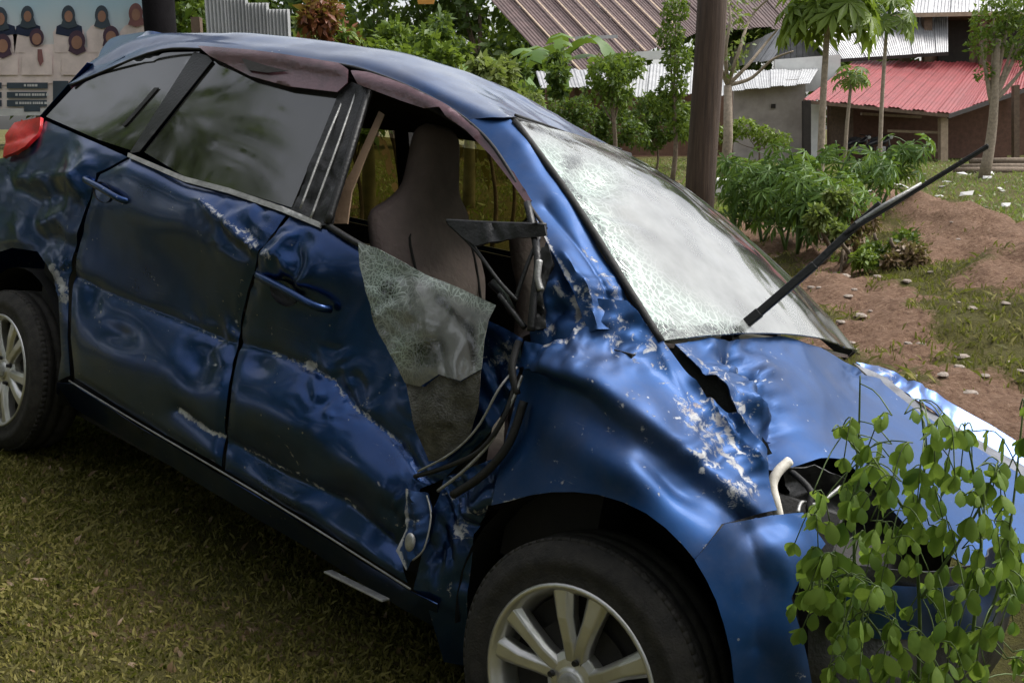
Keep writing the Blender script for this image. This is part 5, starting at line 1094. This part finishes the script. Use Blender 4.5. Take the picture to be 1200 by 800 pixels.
for px, Y, top, wd, mt, lb in ((1010, 9.3, 240, 26, 'leaf_dry', 'dry brown weeds left of the soil mound'), (1040, 8.8, 262, 30, 'leaf_dark', 'dark green weeds at the foot of the soil mound'), (975, 9.0, 215, 20, 'leaf_pale', 'pale weeds among the cassava plants'), (1060, 8.4, 280, 24, 'leaf_dry', 'withered weeds on the soil mound side'), (1000, 8.6, 290, 24, 'leaf_shrub', 'green weeds on the grass below the dry weeds')):
    shrub(px, Y, top, wd, 2000, .07, mt, lb, 'weeds', None, bot=top + 70)
# far trees closing the view
for k in range(24):
    px = -80 + k * 58 + rnd.uniform(-20, 20); Y = 62 + rnd.uniform(-5, 8)
    bl = [(px + rnd.uniform(-50, 50), rnd.uniform(-75, 115), rnd.uniform(26, 46), rnd.uniform(-2, 2)) for _ in range(11)]
    tree('far_tree', 'broad dark green tree in the row behind the houses' if k % 3 else 'broad bright green tree in the row behind the houses', px, Y, bl, 2600, .75, 'leaf_dark' if k % 3 else 'leaf_shrub', .25, group='trees in the row behind the houses')
# trees standing behind the viewpoint (mirrored in the paint and glass)
for k, (x, y, hh) in enumerate(((-7.0, -4, 6.2), (-3.6, -6.5, 7.0), (0.5, -5.5, 6.0), (4.2, -6.5, 7.0), (8.0, -5, 6.4), (-9.0, .2, 7.4), (-8.8, 3.8, 7.3), (-8.8, 7.2, 5.4), (-9.4, 10.6, 5.4))):
    z = gz(x, y); t = empty('mango_tree', (x, y, z)); tag(t, 'broad dark mango tree standing across the lot from the car', 'tree', 'mango trees across the lot')
    MB().tube([(0, 0, -.1), (.1, 0, hh * .3), (0, .1, hh * .6)], [.22, .18, .12], 10).build('trunk', 'bark', t, True)
    bl = [(rnd.uniform(-2.0, 2.0), rnd.uniform(-1.5, 1.5), hh * rnd.uniform(.15, .85), rnd.uniform(.9, 1.4)) for _ in range(14)]
    leaf_cloud('crown', bl, 3600, .32, 'leaf_dark', t)

x, y = -2.8, -2.6; z = gz(x, y); t = empty('added_shade_tree', (x, y, z)); tag(t, 'unseen tree added to shade the near grass and the car doors', 'tree')  # unseen tree, added so its crown darkens near grass and doors
MB().tube(catmull([(0, 0, -.1), (.1, .1, 1.6), (.3, .2, 3.4), (.5, .3, 4.6)], 10), np.linspace(.26, .14, 10), 12).build('trunk', 'bark', t, True)
m = MB()
for e in ((2.6, 1.5, 5.0), (-1.5, 1.8, 5.0), (3.8, -.2, 4.8), (.6, 2.4, 4.6), (-2.5, -.5, 4.6)): m.tube(catmull([(.25, .18, 3.0), (e[0] * .5, e[1] * .5, 4.1), e], 8), np.linspace(.10, .03, 8), 7)
m.build('limbs', 'bark', t, True)
bl = [(rnd.uniform(-3.4, 4.6), rnd.uniform(-2.2, 2.4), rnd.uniform(4.2, 6.2), rnd.uniform(.7, 1.2)) for _ in range(34)]
leaf_cloud('crown', bl, 9000, .26, 'leaf_dark', t)

# ------------------------------------------------------------------ ground cover, stones and litter
def blades(name, pts, hgt, wd, mat, label, cat):
    n = len(pts); a = rng.uniform(0, 6.28, n); h = hgt * rng.uniform(.5, 1.4, n); s = np.stack([np.cos(a), np.sin(a), 0 * a], 1); l = np.stack([np.cos(a + 1.57), np.sin(a + 1.57), 0 * a], 1) * rng.normal(0, .8, n)[:, None]
    w_ = wd * rng.uniform(.6, 1.3, n)[:, None]; V = np.stack([pts - s * w_, pts + s * w_, pts + l * (h * .35)[:, None] + np.array([0, 0, 1]) * (h * .62)[:, None] + s * w_ * .7, pts + l * h[:, None] + np.array([0, 0, 1]) * (h * .85)[:, None]], 1).reshape(-1, 3)
    i = np.arange(n) * 4; Fc = np.concatenate([np.stack([i, i + 1, i + 2], 1), np.stack([i, i + 2, i + 3], 1)])
    o = link(name, fast_mesh(name, V, Fc), mat); tag(o, label, cat, kind='stuff')
def scatter(x0, x1, y0, y1, n, keep):
    x = rng.uniform(x0, x1, n); y = y0 + (y1 - y0) * rng.uniform(0, 1, n) ** keep; s = soil(x, y); ok = rng.uniform(0, 1, n) > s * 1.0; x, y = x[ok], y[ok]
    g = fbm(np.stack([x, y, 0 * x], -1), 2.5, 3, 77); ok = rng.uniform(-.6, .5, len(x)) < g + .15; x, y = x[ok], y[ok]
    return np.stack([x, y, height(x, y) - .003], 1)
blades('grass', scatter(-2.7, .9, .95, 4.2, 300000, 1.0), .018, .0034, 'grass_blade', 'short patchy grass beside the car', 'grass')
blades('dead_leaves', scatter(-2.7, .9, .95, 4.2, 5200, 1.0), .020, .008, 'leaf_dry', 'small dead leaves scattered in the near grass', 'leaves')
blades('grass', scatter(.8, 7.5, 3.6, 13, 60000, 1.5), .05, .006, 'grass_blade', 'rough grass beyond the car hood', 'grass')
blades('grass', scatter(-8, 26, 13, 40, 40000, 1.4), .10, .02, 'leaf_pale', 'rough grass before the houses', 'grass')
simple('stone', (0.30, 0.25, 0.21), .9, var=.35, scale=9); simple('litter', (0.55, 0.54, 0.52), .7, var=.2)
def stone_mesh(k):
    V = []; n = 8
    for i, (r, zz_) in enumerate(((.0, -.5), (.8, -.35), (1, .05), (.7, .45), (.0, .6))):
        for j in range(n): a = 2 * math.pi * j / n; q = r * rnd.uniform(.8, 1.15); V.append((q * math.cos(a), q * math.sin(a) * .8, zz_ * .6 * rnd.uniform(.85, 1.1)))
    me = tri_mesh('stone', V, [(i * n + j, i * n + (j + 1) % n, (i + 1) * n + (j + 1) % n, (i + 1) * n + j) for i in range(4) for j in range(n)]); me.materials.append(MATS['stone']); return me
SM = [stone_mesh(k) for k in range(5)]
for k in range(110):
    px, py = rnd.uniform(900, 1200), rnd.uniform(290, 540); x, y = gp(px, py)
    if rnd.random() < .6: q = bank_line[rnd.randrange(len(bank_line))]; x, y = q[0] + rnd.gauss(.1, .5), q[1] + rnd.gauss(.1, .6)
    o = link('stone', SM[k % 5]); sz = rnd.uniform(.012, .05) * (1.5 if k % 17 == 0 else 1); o.location = (x, y, gz(x, y) + sz * .15); o.scale = (sz, sz, sz); o.rotation_euler = (0, 0, rnd.uniform(0, 6))
    tag(o, 'pale stone lying on the soil and grass beyond the hood', 'stone', 'stones strewn beyond the car')
LM = []
for k in range(3):
    V = [(-1, -.6, 0), (.2, -.8, .15), (1, -.3, .05), (.8, .7, .2), (-.3, .6, .05), (-1.1, .3, .12)]; me = tri_mesh('litter', [(a * rnd.uniform(.8, 1.1), b, c) for a, b, c in V], [(0, 1, 2, 3, 4, 5)]); me.materials.append(MATS['litter']); LM.append(me)
for k in range(46):
    px, py = rnd.uniform(1010, 1200), rnd.uniform(196, 262); x, y = gp(px, py)
    o = link('litter', LM[k % 3]); sz = rnd.uniform(.05, .16); o.location = (x, y, gz(x, y) + .05); o.scale = (sz, sz, sz * 2); o.rotation_euler = (rnd.uniform(-.4, .4), rnd.uniform(-.4, .4), rnd.uniform(0, 6))
    tag(o, 'pale scrap of litter on the grass before the shed', 'litter', 'litter on the grass')
o = MB().box((0, 0, .12), (.55, .3, .24)).build('foam_box', 'white_paint', None, bevel=.02); o.location = tuple(onground(853, 12.6) + np.array([0, 0, .42])); tag(o, 'white foam box behind the cassava beside the pole', 'box')

# ------------------------------------------------------------------ sapling growing against the front of the car
sb = at(1060, 860, 1.62); sb[2] = gz(sb[0], sb[1]); sap = empty('sapling', sb)
tag(sap, 'green sapling with round drooping leaflets against the smashed front', 'sapling')
simple('twig', (0.10, 0.15, 0.045), .6, var=.3)
def leaflet_mesh(k):
    r = random.Random(k); V = []; n = 7; w0 = r.uniform(.25, .33); cu = r.uniform(.05, .25)
    for i in range(n):
        u = i / (n - 1); wd = w0 * (math.sin(math.pi * (u ** 1.25) * .92 + .10) ** .75 if 0 < u < 1 else .03); z = -cu * u * u
        V += [(u, -wd, z - .12 * wd), (u, 0, z + .03), (u, wd, z - .12 * wd)]
    Fc = []
    for i in range(n - 1): Fc += [(3 * i, 3 * i + 1, 3 * i + 4, 3 * i + 3), (3 * i + 1, 3 * i + 2, 3 * i + 5, 3 * i + 4)]
    me = tri_mesh('leaf', V, Fc); me.materials.append(MATS['leaf_sapling']); me.polygons.foreach_set('use_smooth', [True] * len(me.polygons)); return me
LMESH = [leaflet_mesh(k) for k in range(6)]
EXTRA = []
NLEAF = [0]
def addleaf(p, d, nrm, sz):
    x = d / np.linalg.norm(d); z = nrm - x * (nrm @ x); z /= np.linalg.norm(z); y = np.cross(z, x)
    NLEAF[0] += 1
    if NLEAF[0] > 295: EXTRA.append(np.c_[np.stack([x, y, z], 1) * sz, p]); return
    o = link('leaf', LMESH[rnd.randrange(6)], None, sap); o.matrix_local = Matrix([list(np.array([x[i], y[i], z[i]]) * sz) + [p[i]] for i in range(3)] + [[0, 0, 0, 1]])
stems = [[(1012, 860, 1.60), (1003, 720, 1.60), (1001, 600, 1.62), (1006, 520, 1.62), (1008, 440, 1.62)], [(1072, 870, 1.60), (1078, 740, 1.58), (1074, 620, 1.58), (1084, 540, 1.60), (1078, 468, 1.60)],
         [(1150, 880, 1.56), (1140, 760, 1.55), (1150, 640, 1.55), (1142, 560, 1.57), (1130, 500, 1.58)], [(1080, 800, 1.56), (1030, 740, 1.54), (990, 690, 1.54), (960, 660, 1.55)], [(1140, 760, 1.5), (1170, 690, 1.5), (1186, 600, 1.52), (1200, 470, 1.54)],
         [(1080, 700, 1.55), (1120, 640, 1.52), (1150, 590, 1.52), (1170, 540, 1.54)], [(1074, 620, 1.56), (1045, 575, 1.54), (1020, 545, 1.54), (985, 505, 1.55)]]
SP = []
for k, s in enumerate(stems):
    pts = catmull([at(*p) - sb for p in s], 24)
    if k < 3: pts[0][2] = min(pts[0][2], .0)
    SP.append(pts); MB().tube(pts, np.linspace(.0042 if k < 3 else .003, .0014, 24), 6).build('stem', 'twig', sap, True)
def compound(p, d, Lr, pairs, sz, droop):
    pts = catmull([p, p + d * Lr * .5 + np.array([0, 0, .01]), p + d * Lr + np.array([0, 0, -droop * Lr])], 8); MB().tube(pts, .0011, 5).build('rachis', 'twig', sap, True)
    s = np.cross(d, (0, 0, 1)); s /= np.linalg.norm(s) + 1e-9
    for q in range(pairs):
        u = .3 + .7 * q / max(1, pairs - 1); c = pts[min(7, int(u * 7))]
        for sg in (-1, 1):
            dd = s * sg * rnd.uniform(.3, .9) + d * rnd.uniform(.1, .5) + np.array([0, 0, -rnd.uniform(.5, 1.5)]); nn = np.array([rnd.gauss(.1, .55), -1 + rnd.gauss(0, .4), .5 + rnd.gauss(0, .4)]); addleaf(c, dd, nn, sz * rnd.uniform(.75, 1.2))
    addleaf(pts[-1], d * .5 + np.array([0, 0, -.8]), np.array([rnd.gauss(0, .4), -1, .5]), sz * 1.1)
clusters = [(1000, 490, .6), (975, 505, .5), (1020, 545, .8), (1045, 520, .9), (1060, 485, .6), (1088, 500, .9), (1045, 570, .9), (1075, 560, 1), (965, 590, .6), (985, 575, .5), (1110, 490, .9), (1140, 505, .9), (1150, 545, .8), (1165, 560, .7), (1130, 580, .6),
            (955, 655, 1), (985, 655, 1), (940, 670, .9), (1010, 680, 1), (975, 690, .9), (1035, 690, .8), (1045, 630, .8), (1085, 610, .8), (1165, 610, .9), (1150, 650, .9), (1180, 630, .9), (1195, 480, .6), (1090, 690, .7), (1060, 740, .9), (1000, 750, .8), (1110, 740, .8), (1150, 740, .9), (1180, 770, .9), (1040, 780, .8), (1090, 785, .8), (980, 785, .7), (1190, 700, .6), (1130, 690, .7), (1020, 610, .7)]
allst = np.concatenate(SP)
clusters += [(a + rnd.uniform(-22, 22), b + rnd.uniform(-16, 26), c) for a, b, c in clusters if c > .55] + [(a + rnd.uniform(-30, 14), b + rnd.uniform(-10, 30), c) for a, b, c in clusters if c > .75] + [(a + rnd.uniform(-20, 20), b + rnd.uniform(-14, 20), c) for a, b, c in clusters if b > 560 and c > .55]
for (cx, cy, sc) in clusters:
    cx = max(cx, 952)
    e = at(cx, cy, 1.55 + rnd.uniform(-.10, .07)) - sb; q = allst[np.argmin(np.linalg.norm(allst - e - np.array([0, 0, .03]), axis=1))]; d = e - q; Lr = max(.05, min(.16, np.linalg.norm(d))); d = d / (np.linalg.norm(d) + 1e-6)
    MB().tube(catmull([q, (q + e) / 2 + np.array([0, 0, .012]), e], 6), .0012, 5).build('petiole', 'twig', sap, True)
    compound(e, np.array([rnd.uniform(-1, 1), rnd.uniform(-.5, .2), rnd.uniform(-.5, .1)]) * .8, .085 * (.6 + .5 * sc), 3, .034 * (.75 + .3 * sc) * rnd.uniform(.8, 1.15), .5)

if EXTRA:
    V0 = np.array([tuple(v.co) for v in LMESH[0].vertices]); F0 = np.array([tuple(p.vertices) for p in LMESH[0].polygons])
    V, Fc = inst(V0, F0, np.array(EXTRA)); o = link('foliage', fast_mesh('foliage', V, Fc), 'leaf_sapling', sap, True); o['kind'] = 'stuff'
